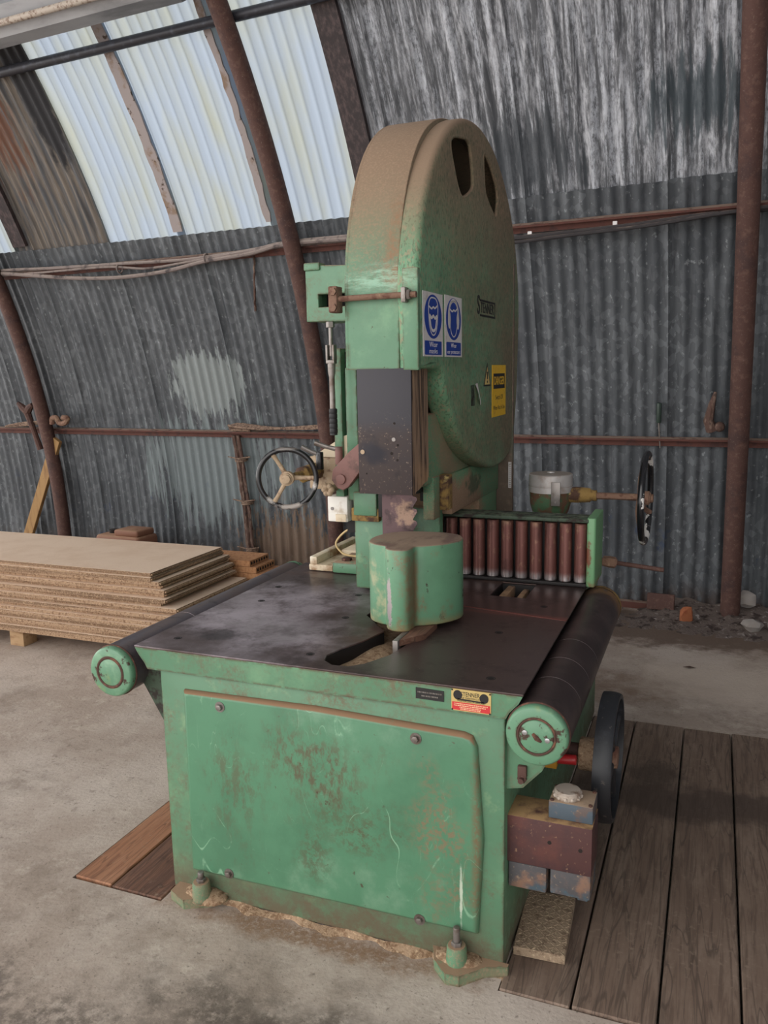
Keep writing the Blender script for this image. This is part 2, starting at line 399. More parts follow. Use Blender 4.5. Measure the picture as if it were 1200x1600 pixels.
mat('green_panel', (82, 128, 99), 0.36, 0, [
    dict(color=(70, 112, 86), scale=3.5, lo=0.42, hi=0.65, fac=0.7, detail=9, rgh=0.7),
    dict(color=(118, 152, 126), scale=5, lo=0.56, hi=0.72, fac=0.6, detail=8),
    dict(color=(88, 78, 60), blob=((-0.50, 0, 0.50), (0.26, 1, 0.17)), scale=6, amp=2.4, core=0.1, m2=(34, 0.44, 0.6, (1.6, 1, 0.8)), fac=0.85),
    dict(color=(88, 80, 62), blob=((-0.74, 0, 0.38), (0.14, 1, 0.26)), scale=7, amp=2.4, core=0.1, m2=(40, 0.45, 0.6, (1, 1, 0.5)), fac=0.6),
    dict(color=(84, 80, 60), blob=((-0.38, 0, 0.32), (0.17, 1, 0.15)), scale=7, amp=2.6, core=0.1, m2=(44, 0.45, 0.58), fac=0.75),
    dict(color=(130, 104, 82), blob=((-0.15, 0, 0.34), (0.12, 1, 0.22)), scale=8, amp=2.6, core=0.1, m2=(70, 0.44, 0.58), fac=0.75),
    dict(color=(84, 76, 58), blob=((-0.52, 0, 0.22), (0.07, 1, 0.10)), scale=8, amp=2.2, core=0.1, m2=(44, 0.45, 0.58), fac=0.6),
    dict(color=(112, 88, 64), blob=((-0.065, 0, 0.36), (0.022, 1, 0.32)), scale=12, amp=1.2, core=0.2, m2=(60, 0.36, 0.55), fac=0.85),
    dict(color=(138, 178, 148), kind='contour', scale=5.5, dist=0.6, detail=1, stretch=(1.3, 1, 0.7), lo=0.006, hi=0.001, blob2=0, m2=(2.2, 0.52, 0.62), fac=0.7),
    dict(color=(134, 174, 144), kind='contour', scale=8.0, dist=0.4, detail=2, stretch=(1.8, 1, 0.6), off=(5, 2, 9), lo=0.004, hi=0.001, m2=(2.6, 0.5, 0.62), fac=0.6),
    dict(color=(186, 196, 178), blob=((-0.105, 0, 0.2), (0.005, 1, 0.10)), scale=40, amp=1.4, core=0.4, fac=0.9),
    dict(color=(76, 58, 46), scale=46, lo=0.655, hi=0.70, detail=9, m2=(3.5, 0.45, 0.6)),
    dict(color=(104, 80, 60), edge=0.01, scale=20, lo=0.4, hi=0.58, fac=0.7),
    dict(color=(128, 100, 76), up=(0.2, 0.45), scale=30, lo=0.15, hi=0.4, rough=0.95)],
    bump=dict(scale=14, strength=0.1, distance=0.003))
SPK = dict(color=(150, 126, 104), scale=150, lo=0.50, hi=0.60, detail=3, fac=0.55, rough=0.95)
mat('green_case', (86, 126, 98), 0.5, 0, GL + [
    dict(color=(132, 112, 92), zr=(1.74, 2.08), scale=7, lo=-0.1, hi=0.5, fac=0.85, rough=0.85),
    dict(color=(110, 92, 74), scale=4, lo=0.4, hi=0.64, detail=9, rgh=0.75, m2=(70, 0.42, 0.6), fac=0.7, zr=(1.6, 1.8)),
    dict(SPK, zr=(1.66, 1.9)),
    dict(color=(138, 96, 66), blob=((-0.45, 0.5, 1.86), (0.045, 0.4, 0.2)), scale=9, amp=1.8, core=0.2, m2=(30, 0.35, 0.6), fac=0.75),
    dict(color=(150, 190, 166), blob=((-0.5, 0.48, 1.765), (0.16, 0.3, 0.05)), scale=14, amp=1.6, core=0.3, m2=(50, 0.4, 0.6, (0.4, 1, 2)), fac=0.7),
    CH, EDG, dict(color=(134, 112, 92), up=(0.1, 0.7), scale=30, lo=0.1, hi=0.45, rough=0.95), dict(SPK, up=(0.1, 0.6))],
    bump=dict(scale=110, strength=0.25, distance=0.003))
mat('green_case_side', (106, 150, 116), 0.6, 0, [
    dict(color=(84, 126, 96), scale=6, lo=0.4, hi=0.65, fac=0.6, detail=8),
    dict(color=(116, 98, 76), scale=3, lo=0.34, hi=0.6, detail=9, rgh=0.7, fac=0.6, zr=(0.6, 1.05), ax=1),
    dict(color=(128, 106, 86), zr=(1.76, 2.15), scale=7, lo=-0.1, hi=0.5, fac=0.85, rough=0.9),
    dict(color=(116, 98, 78), scale=4, lo=0.3, hi=0.6, fac=0.7, zr=(1.1, 1.55), ax=1),
    dict(color=(52, 74, 54), scale=120, lo=0.52, hi=0.62, stretch=(1, 1, 0.45), fac=0.55, detail=3),
    dict(color=(150, 128, 104), scale=110, lo=0.50, hi=0.62, stretch=(1, 1, 0.5), fac=0.6, detail=4),
    dict(color=(126, 172, 138), edge=0.02, scale=12, lo=0.4, hi=0.6, fac=0.5, zr=(1.7, 1.5)),
    dict(color=(138, 116, 96), up=(0.1, 0.7), scale=30, lo=0.1, hi=0.45, rough=0.95)],
    bump=dict(scale=110, strength=0.35, distance=0.003))
mat('green_dusty', (86, 130, 98), 0.65, 0, [
    dict(color=(132, 108, 86), scale=5, lo=0.36, hi=0.6, detail=8, fac=0.75), SPK,
    CH, EDG, dict(color=(146, 120, 96), up=(0.3, 0.8), scale=25, lo=0.2, hi=0.45, rough=0.95)],
    bump=dict(scale=90, strength=0.3, distance=0.003))
mat('sawdust_column', (84, 132, 98), 0.7, 0, [
    dict(color=(138, 112, 90), blob=((-0.4, 0.85, 0.98), (0.3, 0.62, 0.17)), scale=9, amp=0.9, core=0.7, rough=0.95), SPK,
    dict(color=(60, 80, 60), blob=((-0.4, 1.2, 1.07), (0.3, 0.12, 0.05)), scale=26, amp=2.4, core=0.4, fac=0.8)],
    bump=dict(scale=110, strength=0.4, distance=0.003))
mat('green_guard', (92, 136, 106), 0.42, 0, [
    dict(color=(80, 120, 92), scale=9, lo=0.45, hi=0.7, fac=0.6, detail=8),
    dict(color=(158, 156, 124), scale=16, lo=0.5, hi=0.66, detail=8, fac=0.8, zr=(-0.39, -0.44), ax=0),
    dict(color=(120, 96, 70), scale=9, lo=0.54, hi=0.66, detail=9, m2=(60, 0.42, 0.58), fac=0.7),
    dict(color=(176, 166, 166), blob=((-0.405, 0.29, 0.845), (0.011, 0.05, 0.095)), scale=45, amp=2.0, core=0.5, metal=0.6, rough=0.35),
    dict(color=(120, 90, 64), blob=((-0.35, 0.33, 0.88), (0.016, 0.06, 0.18)), scale=40, amp=1.2, core=0.3, fac=0.85),
    dict(color=(58, 46, 38), scale=26, lo=0.645, hi=0.675, detail=9, rough=0.85, m2=(5, 0.4, 0.55)),
    dict(color=(96, 72, 52), edge=0.008, scale=24, lo=0.4, hi=0.56),
    dict(color=(140, 112, 74), scale=20, lo=0.3, hi=0.6, zr=(0.80, 0.765), fac=0.7),
    dict(color=(134, 114, 96), up=(0.3, 0.75), scale=14, lo=0.15, hi=0.4, rough=0.95),
    dict(color=(104, 82, 72), up=(0.3, 0.75), scale=12, lo=0.46, hi=0.66, stretch=(1, 0.4, 1), detail=8)],
    bump=dict(scale=40, strength=0.15, distance=0.002))
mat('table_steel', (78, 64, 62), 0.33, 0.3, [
    dict(color=(182, 172, 180), blob=((-0.85, 0.35, 0.75), (0.42, 0.6, 1)), scale=4, amp=2.2, core=0.1, fac=0.85, rough=0.28, m2=(9, 0.25, 0.55)),  # paler left side: skylight reflection painted into the steel colour
    dict(color=(58, 48, 48), scale=5, lo=0.5, hi=0.66, fac=0.7, rough=0.5, detail=9, rgh=0.7),
    dict(color=(120, 94, 82), scale=3, lo=0.48, hi=0.68, zr=(0.66, 0.95), ax=1, fac=0.7, rough=0.8, detail=8),
    dict(color=(112, 84, 74), blob=((-0.42, 0.3, 0.75), (0.15, 0.16, 1)), scale=14, amp=1.8, core=0.1, fac=0.5, rough=0.8),
    dict(color=(140, 134, 136), blob=((-0.83, 0.27, 0.75), (0.10, 0.10, 1)), scale=26, amp=3.2, core=0.3, fac=0.5),
    dict(color=(140, 134, 136), blob=((-0.70, 0.22, 0.75), (0.10, 0.12, 1)), scale=30, amp=3.2, core=0.3, fac=0.45),
    dict(color=(44, 36, 36), blob=((-0.88, 0.14, 0.75), (0.13, 0.06, 1)), scale=16, amp=2.4, core=0.2, fac=0.8),
    dict(color=(128, 78, 70), blob=((-0.1, 0.61, 0.75), (0.3, 0.025, 1)), scale=16, amp=1.0, core=0.3, fac=0.5),
    dict(color=(176, 150, 130), scale=230, lo=0.66, hi=0.72, fac=0.8)],
    bump=dict(scale=90, strength=0.08, distance=0.001))
mat('roller_steel', (62, 50, 50), 0.45, 0.3, [
    dict(color=(88, 74, 72), scale=8, lo=0.42, hi=0.68, fac=0.7, detail=8),
    dict(color=(40, 33, 33), scale=22, lo=0.55, hi=0.7, fac=0.6),
    dict(color=(176, 150, 130), scale=200, lo=0.68, hi=0.74, fac=0.6),
    dict(color=(126, 96, 66), zr=(0.93, 1.03), ax=1, scale=20, lo=0.3, hi=0.55, rough=0.9, fac=0.9)],
    bump=dict(scale=80, strength=0.08, distance=0.001))
mat('roller_steel_grey', (100, 94, 100), 0.36, 0.5, [
    dict(color=(116, 98, 92), scale=7, lo=0.42, hi=0.66, stretch=(3, 0.6, 1), fac=0.7, detail=8),
    dict(color=(48, 42, 44), scale=18, lo=0.55, hi=0.7, fac=0.7)],
    bump=dict(scale=80, strength=0.08, distance=0.001))
mat('cap_green', (92, 134, 106), 0.45, 0, [
    dict(color=(136, 172, 140), scale=14, lo=0.5, hi=0.7, fac=0.5), dict(color=(84, 60, 46), edge=0.006, scale=30, lo=0.35, hi=0.55),
    dict(color=(152, 150, 90), scale=12, lo=0.58, hi=0.72, fac=0.5),
    dict(color=(66, 48, 40), scale=26, lo=0.56, hi=0.62, detail=9, rough=0.9)],
    bump=dict(scale=60, strength=0.2, distance=0.001))
mat('rust_ring', (72, 48, 40), 0.85, 0, [dict(color=(110, 72, 56), scale=50, lo=0.5, hi=0.65)])
mat('fence_roller_rust', (112, 72, 66), 0.42, 0.5, [
    dict(color=(150, 118, 96), scale=60, lo=0.55, hi=0.7, stretch=(1, 1, 0.6), fac=0.6),
    dict(color=(62, 40, 40), scale=14, lo=0.5, hi=0.7, stretch=(1, 1, 0.4), fac=0.8),
    dict(color=(186, 180, 180), scale=80, lo=0.3, hi=0.5, zr=(0.80, 0.765), stretch=(2, 2, 0.3), rough=0.3, metal=0.9),
    dict(color=(170, 140, 112), scale=30, lo=0.4, hi=0.7, zr=(0.94, 0.985), fac=0.7)],
    bump=dict(scale=140, strength=0.25, distance=0.001))
mat('black_grease', (26, 22, 22), 0.6, 0.1)
mat('dark_green', (54, 70, 54), 0.6, 0, [
    dict(color=(44, 36, 32), scale=24, lo=0.45, hi=0.6, rough=0.9),
    dict(color=(120, 130, 108), up=(0.4, 0.8), scale=40, lo=0.45, hi=0.6, fac=0.6)])
mat('fence_green', (104, 150, 108), 0.45, 0, [
    dict(color=(100, 150, 104), scale=9, lo=0.5, hi=0.7, fac=0.5),
    dict(color=(112, 68, 48), blob=((0.05, 1.0, 0.86), (0.014, 0.05, 0.09)), scale=40, amp=2.4, core=0.4),
    dict(color=(120, 78, 52), scale=30, lo=0.4, hi=0.6, zr=(0.79, 0.755), fac=0.8),
    dict(color=(96, 80, 60), scale=46, lo=0.68, hi=0.72)])
mat('aluminium', (176, 172, 170), 0.4, 0.25, [dict(color=(140, 118, 102), scale=8, lo=0.52, hi=0.66, fac=0.6), dict(color=(148, 138, 130), up=(0.6, 0.9), scale=10, lo=0.2, hi=0.5, rough=0.9, metal=0)])
mat('gauge_green', (66, 96, 66), 0.7, 0, [dict(color=(96, 66, 48), scale=16, lo=0.45, hi=0.58), dict(color=(120, 150, 110), scale=50, lo=0.62, hi=0.7)], bump=dict(scale=80, strength=0.4))
mat('rusty_rod', (122, 94, 78), 0.9, 0, [dict(color=(94, 62, 50), scale=30, lo=0.5, hi=0.65), dict(color=(150, 124, 100), scale=18, lo=0.55, hi=0.7)], bump=dict(scale=110, strength=0.8, distance=0.005))
mat('ochre_rust', (140, 112, 62), 0.85, 0, [dict(color=(74, 50, 38), scale=18, lo=0.45, hi=0.6), dict(color=(170, 150, 96), scale=25, lo=0.6, hi=0.7)], bump=dict(scale=70, strength=0.6, distance=0.004))
mat('black_enamel', (22, 22, 25), 0.22, 0, [dict(color=(206, 202, 198), scale=8, lo=0.60, hi=0.62, off=(1.2, 0.3, 4.4), rough=0.5), dict(color=(90, 84, 80), scale=30, lo=0.62, hi=0.72, fac=0.5)])
mat('worn_enamel', (22, 22, 25), 0.25, 0, [
    dict(color=(206, 200, 194), blob=((-0.748, 0.473, 1.150), (0.022, 0.06, 0.035)), scale=40, amp=1.2, core=0.5, rough=0.5),
    dict(color=(196, 190, 184), blob=((-0.885, 0.517, 1.095), (0.025, 0.06, 0.022)), scale=40, amp=1.2, core=0.5, rough=0.5),
    dict(color=(150, 142, 136), blob=((-0.81, 0.5, 1.076), (0.07, 0.08, 0.016)), scale=50, amp=2.2, core=0.3, rough=0.6),
    dict(color=(110, 104, 100), blob=((-0.834, 0.5, 1.262), (0.06, 0.08, 0.008)), scale=50, amp=1.2, core=0.3)])
mat('tan_casting', (168, 146, 120), 0.7, 0, [dict(color=(112, 84, 64), scale=22, lo=0.5, hi=0.66), dict(color=(196, 184, 160), scale=12, lo=0.55, hi=0.7)], bump=dict(scale=60, strength=0.4, distance=0.003))
mat('grey_steel', (134, 128, 124), 0.45, 0.6, [dict(color=(104, 92, 84), scale=18, lo=0.45, hi=0.65)])
mat('bright_steel', (176, 176, 178), 0.35, 0.8)
mat('rubber', (24, 25, 28), 0.6, 0)
mat('black_rim', (28, 30, 35), 0.5, 0.0, [dict(color=(84, 86, 94), scale=9, lo=0.52, hi=0.72, fac=0.5), dict(color=(120, 110, 100), scale=50, lo=0.62, hi=0.72, fac=0.4)])
mat('cream_paint', (206, 190, 164), 0.6, 0, [dict(color=(150, 116, 84), scale=9, lo=0.5, hi=0.66), dict(color=(226, 220, 206), scale=6, lo=0.55, hi=0.7)])
mat('white_paint', (226, 222, 214), 0.5, 0, [dict(color=(190, 176, 158), scale=14, lo=0.5, hi=0.7)])
mat('red_brown_paint', (118, 82, 76), 0.6, 0, [dict(color=(84, 60, 54), scale=14, lo=0.45, hi=0.65), dict(color=(146, 118, 96), scale=30, lo=0.6, hi=0.7)])
mat('shield_steel', (38, 35, 42), 0.5, 0.2, [
    dict(color=(66, 54, 50), zr=(1.36, 1.30), scale=10, lo=0.2, hi=0.55, rough=0.75, fac=0.7),
    dict(color=(150, 130, 112), scale=120, lo=0.6, hi=0.7, fac=0.6, zr=(1.4, 1.3)),
    dict(color=(34, 32, 40), blob=((-0.53, 0.48, 1.26), (0.06, 0.1, 0.05)), scale=12, amp=1.6, core=0.4),
    dict(color=(40, 34, 36), scale=12, lo=0.58, hi=0.7)],
    bump=dict(scale=80, strength=0.15, distance=0.001))
mat('weathered_wood', (146, 120, 98), 0.9, 0, [
    dict(color=(66, 52, 44), scale=16, stretch=(2.2, 2.2, 0.16), lo=0.46, hi=0.6, detail=8),
    dict(color=(170, 138, 106), scale=9, stretch=(2.5, 2.5, 0.3), lo=0.56, hi=0.7, fac=0.8),
    dict(color=(176, 140, 104), zr=(1.26, 1.16), scale=12, lo=0.3, hi=0.6, fac=0.6)],
    bump=dict(scale=24, stretch=(3, 3, 0.12), strength=0.8, distance=0.006))
mat('blade_steel', (88, 68, 70), 0.45, 0.5, [
    dict(color=(176, 148, 128), blob=((-0.46, 0.56, 1.06), (0.045, 1, 0.05)), scale=40, amp=2.2, core=0.4, fac=0.75, rough=0.9),
    dict(color=(60, 46, 48), scale=25, lo=0.5, hi=0.7)])
mat('sawdust', (160, 134, 108), 0.95, 0, [dict(color=(128, 100, 76), scale=60, lo=0.45, hi=0.6), dict(color=(186, 160, 130), scale=120, lo=0.55, hi=0.66)], bump=dict(scale=160, strength=0.8, distance=0.004))
mat('red_rust_box', (76, 47, 45), 0.7, 0.1, [
    dict(color=(66, 42, 44), scale=9, lo=0.45, hi=0.65), dict(color=(146, 116, 90), scale=110, lo=0.62, hi=0.7, fac=0.8),
    dict(color=(98, 56, 48), scale=6, lo=0.52, hi=0.7, fac=0.7),
    dict(color=(164, 132, 92), up=(0.5, 0.9), scale=14, lo=0.3, hi=0.5, rough=0.95)], bump=dict(scale=120, strength=0.3, distance=0.003))
mat('chipped_blue', (70, 82, 92), 0.6, 0, [
    dict(color=(92, 80, 76), scale=14, lo=0.46, hi=0.54, detail=7), dict(color=(140, 112, 90), scale=40, lo=0.6, hi=0.7),
    dict(color=(160, 138, 116), up=(0.5, 0.9), scale=20, lo=0.2, hi=0.45)], bump=dict(scale=50, strength=0.35, distance=0.003))
mat('dull_blue', (72, 70, 72), 0.7, 0, [
    dict(color=(64, 82, 92), scale=11, lo=0.54, hi=0.62), dict(color=(120, 92, 76), scale=13, lo=0.5, hi=0.66),
    dict(color=(150, 128, 106), scale=90, lo=0.58, hi=0.68, fac=0.6)], bump=dict(scale=50, strength=0.4, distance=0.003))
mat('pale_cap', (170, 158, 146), 0.7, 0.1, [dict(color=(120, 100, 86), scale=40, lo=0.5, hi=0.65)], bump=dict(scale=70, strength=0.4))
mat('dusty_tread', (150, 130, 108), 0.95, 0, [dict(color=(118, 98, 80), scale=60, lo=0.5, hi=0.65), dict(color=(178, 158, 132), scale=140, lo=0.55, hi=0.66)], bump=dict(scale=170, strength=0.8, distance=0.004))
mat('red_plastic', (176, 40, 44), 0.4)
mat('yellow_plastic', (190, 136, 40), 0.6)
mat('sign_white', (212, 208, 206), 0.45, 0, [dict(color=(180, 170, 160), scale=25, lo=0.55, hi=0.7, fac=0.6)])
mat('sign_blue', (14, 58, 150), 0.45)
mat('sign_yellow', (226, 180, 32), 0.45, 0, [dict(color=(196, 150, 40), scale=25, lo=0.55, hi=0.7)])
mat('sign_black', (24, 22, 22), 0.5)
mat('pale_yellow', (206, 180, 112), 0.5)
mat('brass_plate', (196, 172, 112), 0.4, 0.3)
mat('plate_red', (190, 46, 50), 0.45)
mat('plate_cream_text', (222, 190, 150), 0.5)
mat('chip_face', (216, 192, 170), 0.85, 0, [dict(color=(204, 176, 152), scale=5, lo=0.4, hi=0.7, fac=0.7), dict(color=(168, 136, 104), scale=150, lo=0.58, hi=0.7, fac=0.5)], bump=dict(scale=150, strength=0.1))
mat('chip_edge', (158, 130, 104), 0.95, 0, [dict(color=(112, 84, 62), scale=90, lo=0.48, hi=0.62, detail=4), dict(color=(104, 80, 60), scale=46, stretch=(0.02, 0.02, 1), lo=0.48, hi=0.62, detail=1, fac=0.75), dict(color=(188, 160, 130), scale=170, lo=0.54, hi=0.64, detail=3, fac=0.8)], bump=dict(scale=140, strength=0.7, distance=0.004))
mat('core_board', (178, 130, 92), 0.9, 0, [dict(color=(150, 102, 68), scale=60, lo=0.45, hi=0.65)], bump=dict(scale=100, strength=0.3))
mat('hole_dark', (30, 22, 18), 0.9)
mat('new_timber', (150, 116, 72), 0.75, 0, [dict(color=(118, 84, 50), scale=8, stretch=(3, 3, 0.4), lo=0.48, hi=0.7), dict(color=(80, 56, 36), scale=12, lo=0.66, hi=0.7)])
mat('pale_timber', (170, 140, 106), 0.85, 0, [dict(color=(136, 104, 74), scale=16, stretch=(0.5, 2, 2), lo=0.45, hi=0.7)])
mat('brown_plastic', (128, 86, 66), 0.7, 0, [dict(color=(150, 116, 92), up=(0.4, 0.9), scale=8, lo=0.3, hi=0.6)])
mat('cable_grey', (118, 106, 102), 0.8, 0, [dict(color=(160, 146, 136), up=(0.1, 0.8), scale=30, lo=0.2, hi=0.5), dict(color=(66, 58, 58), scale=16, lo=0.5, hi=0.7)])
mat('cable_dark', (44, 40, 42), 0.7, 0, [dict(color=(120, 106, 98), up=(0.3, 0.9), scale=20, lo=0.3, hi=0.6)])
mat('old_rope', (136, 114, 98), 0.95, 0, [dict(color=(92, 72, 62), scale=60, lo=0.45, hi=0.6)], bump=dict(scale=120, strength=0.8, distance=0.004))
mat('old_strip', (84, 62, 54), 0.9, 0, [dict(color=(122, 102, 90), scale=40, stretch=(1, 1, 0.3), lo=0.5, hi=0.65), dict(color=(52, 40, 38), scale=20, lo=0.55, hi=0.7)], bump=dict(scale=60, strength=0.6, distance=0.005))
mat('trough_grey', (150, 150, 152), 0.45, 0.2, [dict(color=(110, 110, 112), scale=5, lo=0.45, hi=0.7, stretch=(0.3, 1, 1))])
mat('blue_edge', (90, 130, 190), 0.4)
mat('rubble', (104, 92, 86), 0.95, 0, [dict(color=(160, 152, 148), scale=26, lo=0.58, hi=0.68), dict(color=(60, 48, 44), scale=18, lo=0.5, hi=0.62)], bump=dict(scale=60, strength=0.8, distance=0.01))
mat('brick_orange', (150, 90, 58), 0.9, 0, [dict(color=(140, 78, 48), scale=30, lo=0.5, hi=0.65)])
mat('stone_pale', (140, 134, 130), 0.9, 0, [dict(color=(140, 132, 126), scale=20, lo=0.45, hi=0.65)])
mat('leaf', (70, 46, 36), 0.8)
mat('green_handle', (40, 56, 48), 0.5)
mat('yellow_wire', (196, 170, 122), 0.6)
mat('dark_void', (20, 18, 17), 0.9)

def skylight_mat():
    m = bpy.data.materials.new('skylight_sheet'); m.use_nodes = True
    N, L = m.node_tree.nodes, m.node_tree.links
    N.remove(N['Principled BSDF']); out = N['Material Output']
    tc = N.new('ShaderNodeTexCoord'); mp = N.new('ShaderNodeMapping'); mp.inputs['Scale'].default_value = (1.6, 0.35, 1)
    L.new(tc.outputs['UV'], mp.inputs[0])
    n = N.new('ShaderNodeTexNoise'); n.inputs['Scale'].default_value = 4; n.inputs['Detail'].default_value = 6
    L.new(mp.outputs[0], n.inputs['Vector'])
    cr = N.new('ShaderNodeValToRGB')
    cr.color_ramp.elements[0].position = 0.30; cr.color_ramp.elements[0].color = (*lin((136, 139, 130)), 1)
    cr.color_ramp.elements[1].position = 0.58; cr.color_ramp.elements[1].color = (*lin((131, 140, 151)), 1)
    L.new(n.outputs['Fac'], cr.inputs[0])
    tr = N.new('ShaderNodeBsdfTranslucent'); df = N.new('ShaderNodeBsdfDiffuse')
    L.new(cr.outputs[0], tr.inputs[0]); L.new(cr.outputs[0], df.inputs[0])
    mx = N.new('ShaderNodeMixShader'); mx.inputs[0].default_value = 0.25
    L.new(tr.outputs[0], mx.inputs[1]); L.new(df.outputs[0], mx.inputs[2]); L.new(mx.outputs[0], out.inputs[0])
    MATS['skylight_sheet'] = m
skylight_mat()
M = MATS

# ------------------------------------------------------------------ structure: floor, hut shell
def grid_floor():
    bm = BM()
    for x0, y0, x1_, y1_ in ((-12, -6, 5, -0.062), (-12, 1.66, 5, 5), (-12, -0.062, -1.32, 1.66), (1.2, -0.062, 5, 1.66), (-0.995, -0.0621, 0.0, 1.60)):
        box(bm, (x0, y0, -0.12), (x1_, y1_, 0.0))
    box(bm, (-1.32, -0.062, -0.16), (1.2, 1.66, -0.12)); return bm
struct(obj('floor', grid_floor(), M['concrete']), 'worn dusty concrete floor', 'floor')

def shell(s0, s1, t0, t1, dr, dth, amp=0.009, pitch=0.076, sheet=0.76, ph=-0.02, rag=0.0, n_per=8):
    bm = BM(); uvl = bm.loops.layers.uv.new('UVMap')
    ds = pitch/n_per; ns = max(2, int(round((s1-s0)/ds))); nt = max(2, int(round((t1-t0)/dth)))
    cols = []
    for i in range(ns+1):
        s = s0 + (s1-s0)*i/ns
        k = ((s-ph)/sheet) % 1.0
        off = amp*math.cos(2*PI*(s-ph)/pitch) + (k-0.5)*0.012
        rnd = math.sin(math.floor((s-ph)/sheet)*12.9898)*0.25
        col = []
        for j in range(nt+1):
            th = t0 + (t1-t0)*j/nt
            if j in (0, nt) and rag: th += rag*rnd
            col.append((bm.verts.new(hut(s, th, dr+off)), s, math.radians(th)*R_HUT))
        cols.append(col)
    for i in range(ns):
        for j in range(nt):
            q = (cols[i][j], cols[i+1][j], cols[i+1][j+1], cols[i][j+1])
            f = bm.faces.new([v[0] for v in q])
            for lp, v in zip(f.loops, q): lp[uvl].uv = (v[1], v[2])
    return bm
def shell_obj(name, bm, m):
    me = bpy.data.meshes.new(name); bm.to_mesh(me); bm.free()
    for p in me.polygons: p.use_smooth = True
    me.set_sharp_from_angle(angle=math.radians(50)); me.materials.append(m)
    o = bpy.data.objects.new(name, me); COL.objects.link(o); return o
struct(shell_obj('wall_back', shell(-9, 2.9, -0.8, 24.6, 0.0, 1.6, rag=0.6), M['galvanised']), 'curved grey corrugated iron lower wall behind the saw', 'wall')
SKT = 47
o = shell_obj('ceiling', shell(-1.66, 2.9, 23.6, 112, -0.016, 2.2), M['galvanised_roof']); struct(o, 'corrugated iron roof with white streaks right of the skylight', 'ceiling')
struct(shell_obj('ceiling_sheets', shell(-4.79, -3.83, 23.6, 112, -0.019, 2.2), M['galvanised_roof']), 'rust stained corrugated roof sheet left of the skylight', 'ceiling')
struct(shell_obj('ceiling_top', shell(-3.86, -1.66, SKT, 112, -0.016, 2.2), M['galvanised_roof']), 'corrugated iron roof above the skylight', 'ceiling')
struct(shell_obj('ceiling_end', shell(-9, -5.6, 23.6, 112, -0.016, 2.2), M['galvanised_roof']), 'corrugated iron roof at the far left end', 'ceiling')
for i, (a, b, nm) in enumerate(((-3.86, -3.17, 'left'), (-3.23, -2.42, 'middle'), (-2.48, -1.80, 'right'))):
    struct(shell_obj('window_%d' % (i+1), shell(a, b, 23.8, SKT, -0.016-0.006*(i % 2), 2.2, amp=0.011), M['skylight_sheet']),
           '%s translucent corrugated skylight sheet of the three over the saw' % nm, 'skylight')
struct(shell_obj('window_4', shell(-5.6, -4.74, 23.8, 60, -0.016, 2.2), M['skylight_sheet']), 'translucent skylight sheet at the far left edge', 'skylight')
bm = BM()
for s_, in ((3.0,),):
    A_ = [hut(s_, 0, 0)]
    poly = [hut(s_, th, -0.02) for th in range(0, 113, 4)] + [hut(s_, 112, R_HUT), hut(s_, 0, R_HUT)]
    lo_ = [bm.verts.new(p) for p in poly]; hi_ = [bm.verts.new(p + Vector((0.05*CA, 0.05*SA, 0))) for p in poly]
    bm.faces.new(lo_); bm.faces.new(hi_[::-1])
    for i in range(len(lo_)):
        j = (i+1) % len(lo_); bm.faces.new((lo_[i], hi_[i], hi_[j], lo_[j]))
struct(obj('wall_right_light_block', bm, M['galvanised_roof']), 'unseen end wall of the hut added to block light from the right', 'wall')  # out of view, put in to hold back light from the right

def arc_tube(s, t0, t1, dr, r, n=14):
    bm = BM(); tube(bm, [hut(s, t0 + (t1-t0)*i/60, dr) for i in range(61)], r, n); return bm
for s, lb in ((0.37, 'rusty steel pipe rib of the hut at the right of the saw'), (-2.275, 'rusty steel pipe rib of the hut crossing the skylight'), (-4.95, 'rusty steel pipe rib of the hut behind the chipboard stack'), (-7.65, 'rusty steel pipe rib beyond the left edge')):
    struct(obj('steel_rib', arc_tube(s, -0.4, 112, 0.125, 0.056), M['rusty_steel']), lb, 'rib')
def purlin(th, dr, w_, h_, s0=-9, s1=2.9, m='dusty_purlin'):
    bm = BM(); n = 60
    prev = None
    for i in range(n+1):
        s = s0+(s1-s0)*i/n; j = random.uniform(-0.002, 0.002)
        dth = math.degrees(h_/R_HUT)/2
        q = [bm.verts.new(hut(s, th-dth, dr+j)), bm.verts.new(hut(s, th-dth, dr+w_)), bm.verts.new(hut(s, th+dth, dr+w_)), bm.verts.new(hut(s, th+dth, dr+j))]
        if prev:
            for k in range(4): bm.faces.new((prev[k], prev[(k+1) % 4], q[(k+1) % 4], q[k]))
        else: bm.faces.new(q[::-1])
        prev = q
    bm.faces.new(prev); return obj('purlin', bm, M[m])
def angle_purlin(th, label):
    o = purlin(th, 0.018, 0.05, 0.012); struct(o, label + ', upper flange', 'purlin')
    o2 = purlin(th-0.22, 0.018, 0.012, 0.05); struct(o2, label + ', lower flange', 'purlin')
angle_purlin(10.55, 'rusty purlin halfway up the curved wall')
angle_purlin(23.1, 'rusty purlin under the cables at the top of the wall')
struct(purlin(0.15, 0.03, 0.05, 0.05), 'dusty rusty ground rail along the wall foot', 'purlin')
bm = BM(); tube(bm, [hut(-9+11.9*i/40, 35.9, 0.06) for i in range(41)], 0.03, 12)
struct(obj('purlin', bm, M['dark_pipe']), 'dark pipe purlin across the skylight', 'purlin')
bm = BM(); tube(bm, [hut(-9+11.9*i/40, 52, 0.06) for i in range(41)], 0.03, 12)
struct(obj('purlin', bm, M['dark_pipe']), 'dark pipe purlin above the skylight', 'purlin')
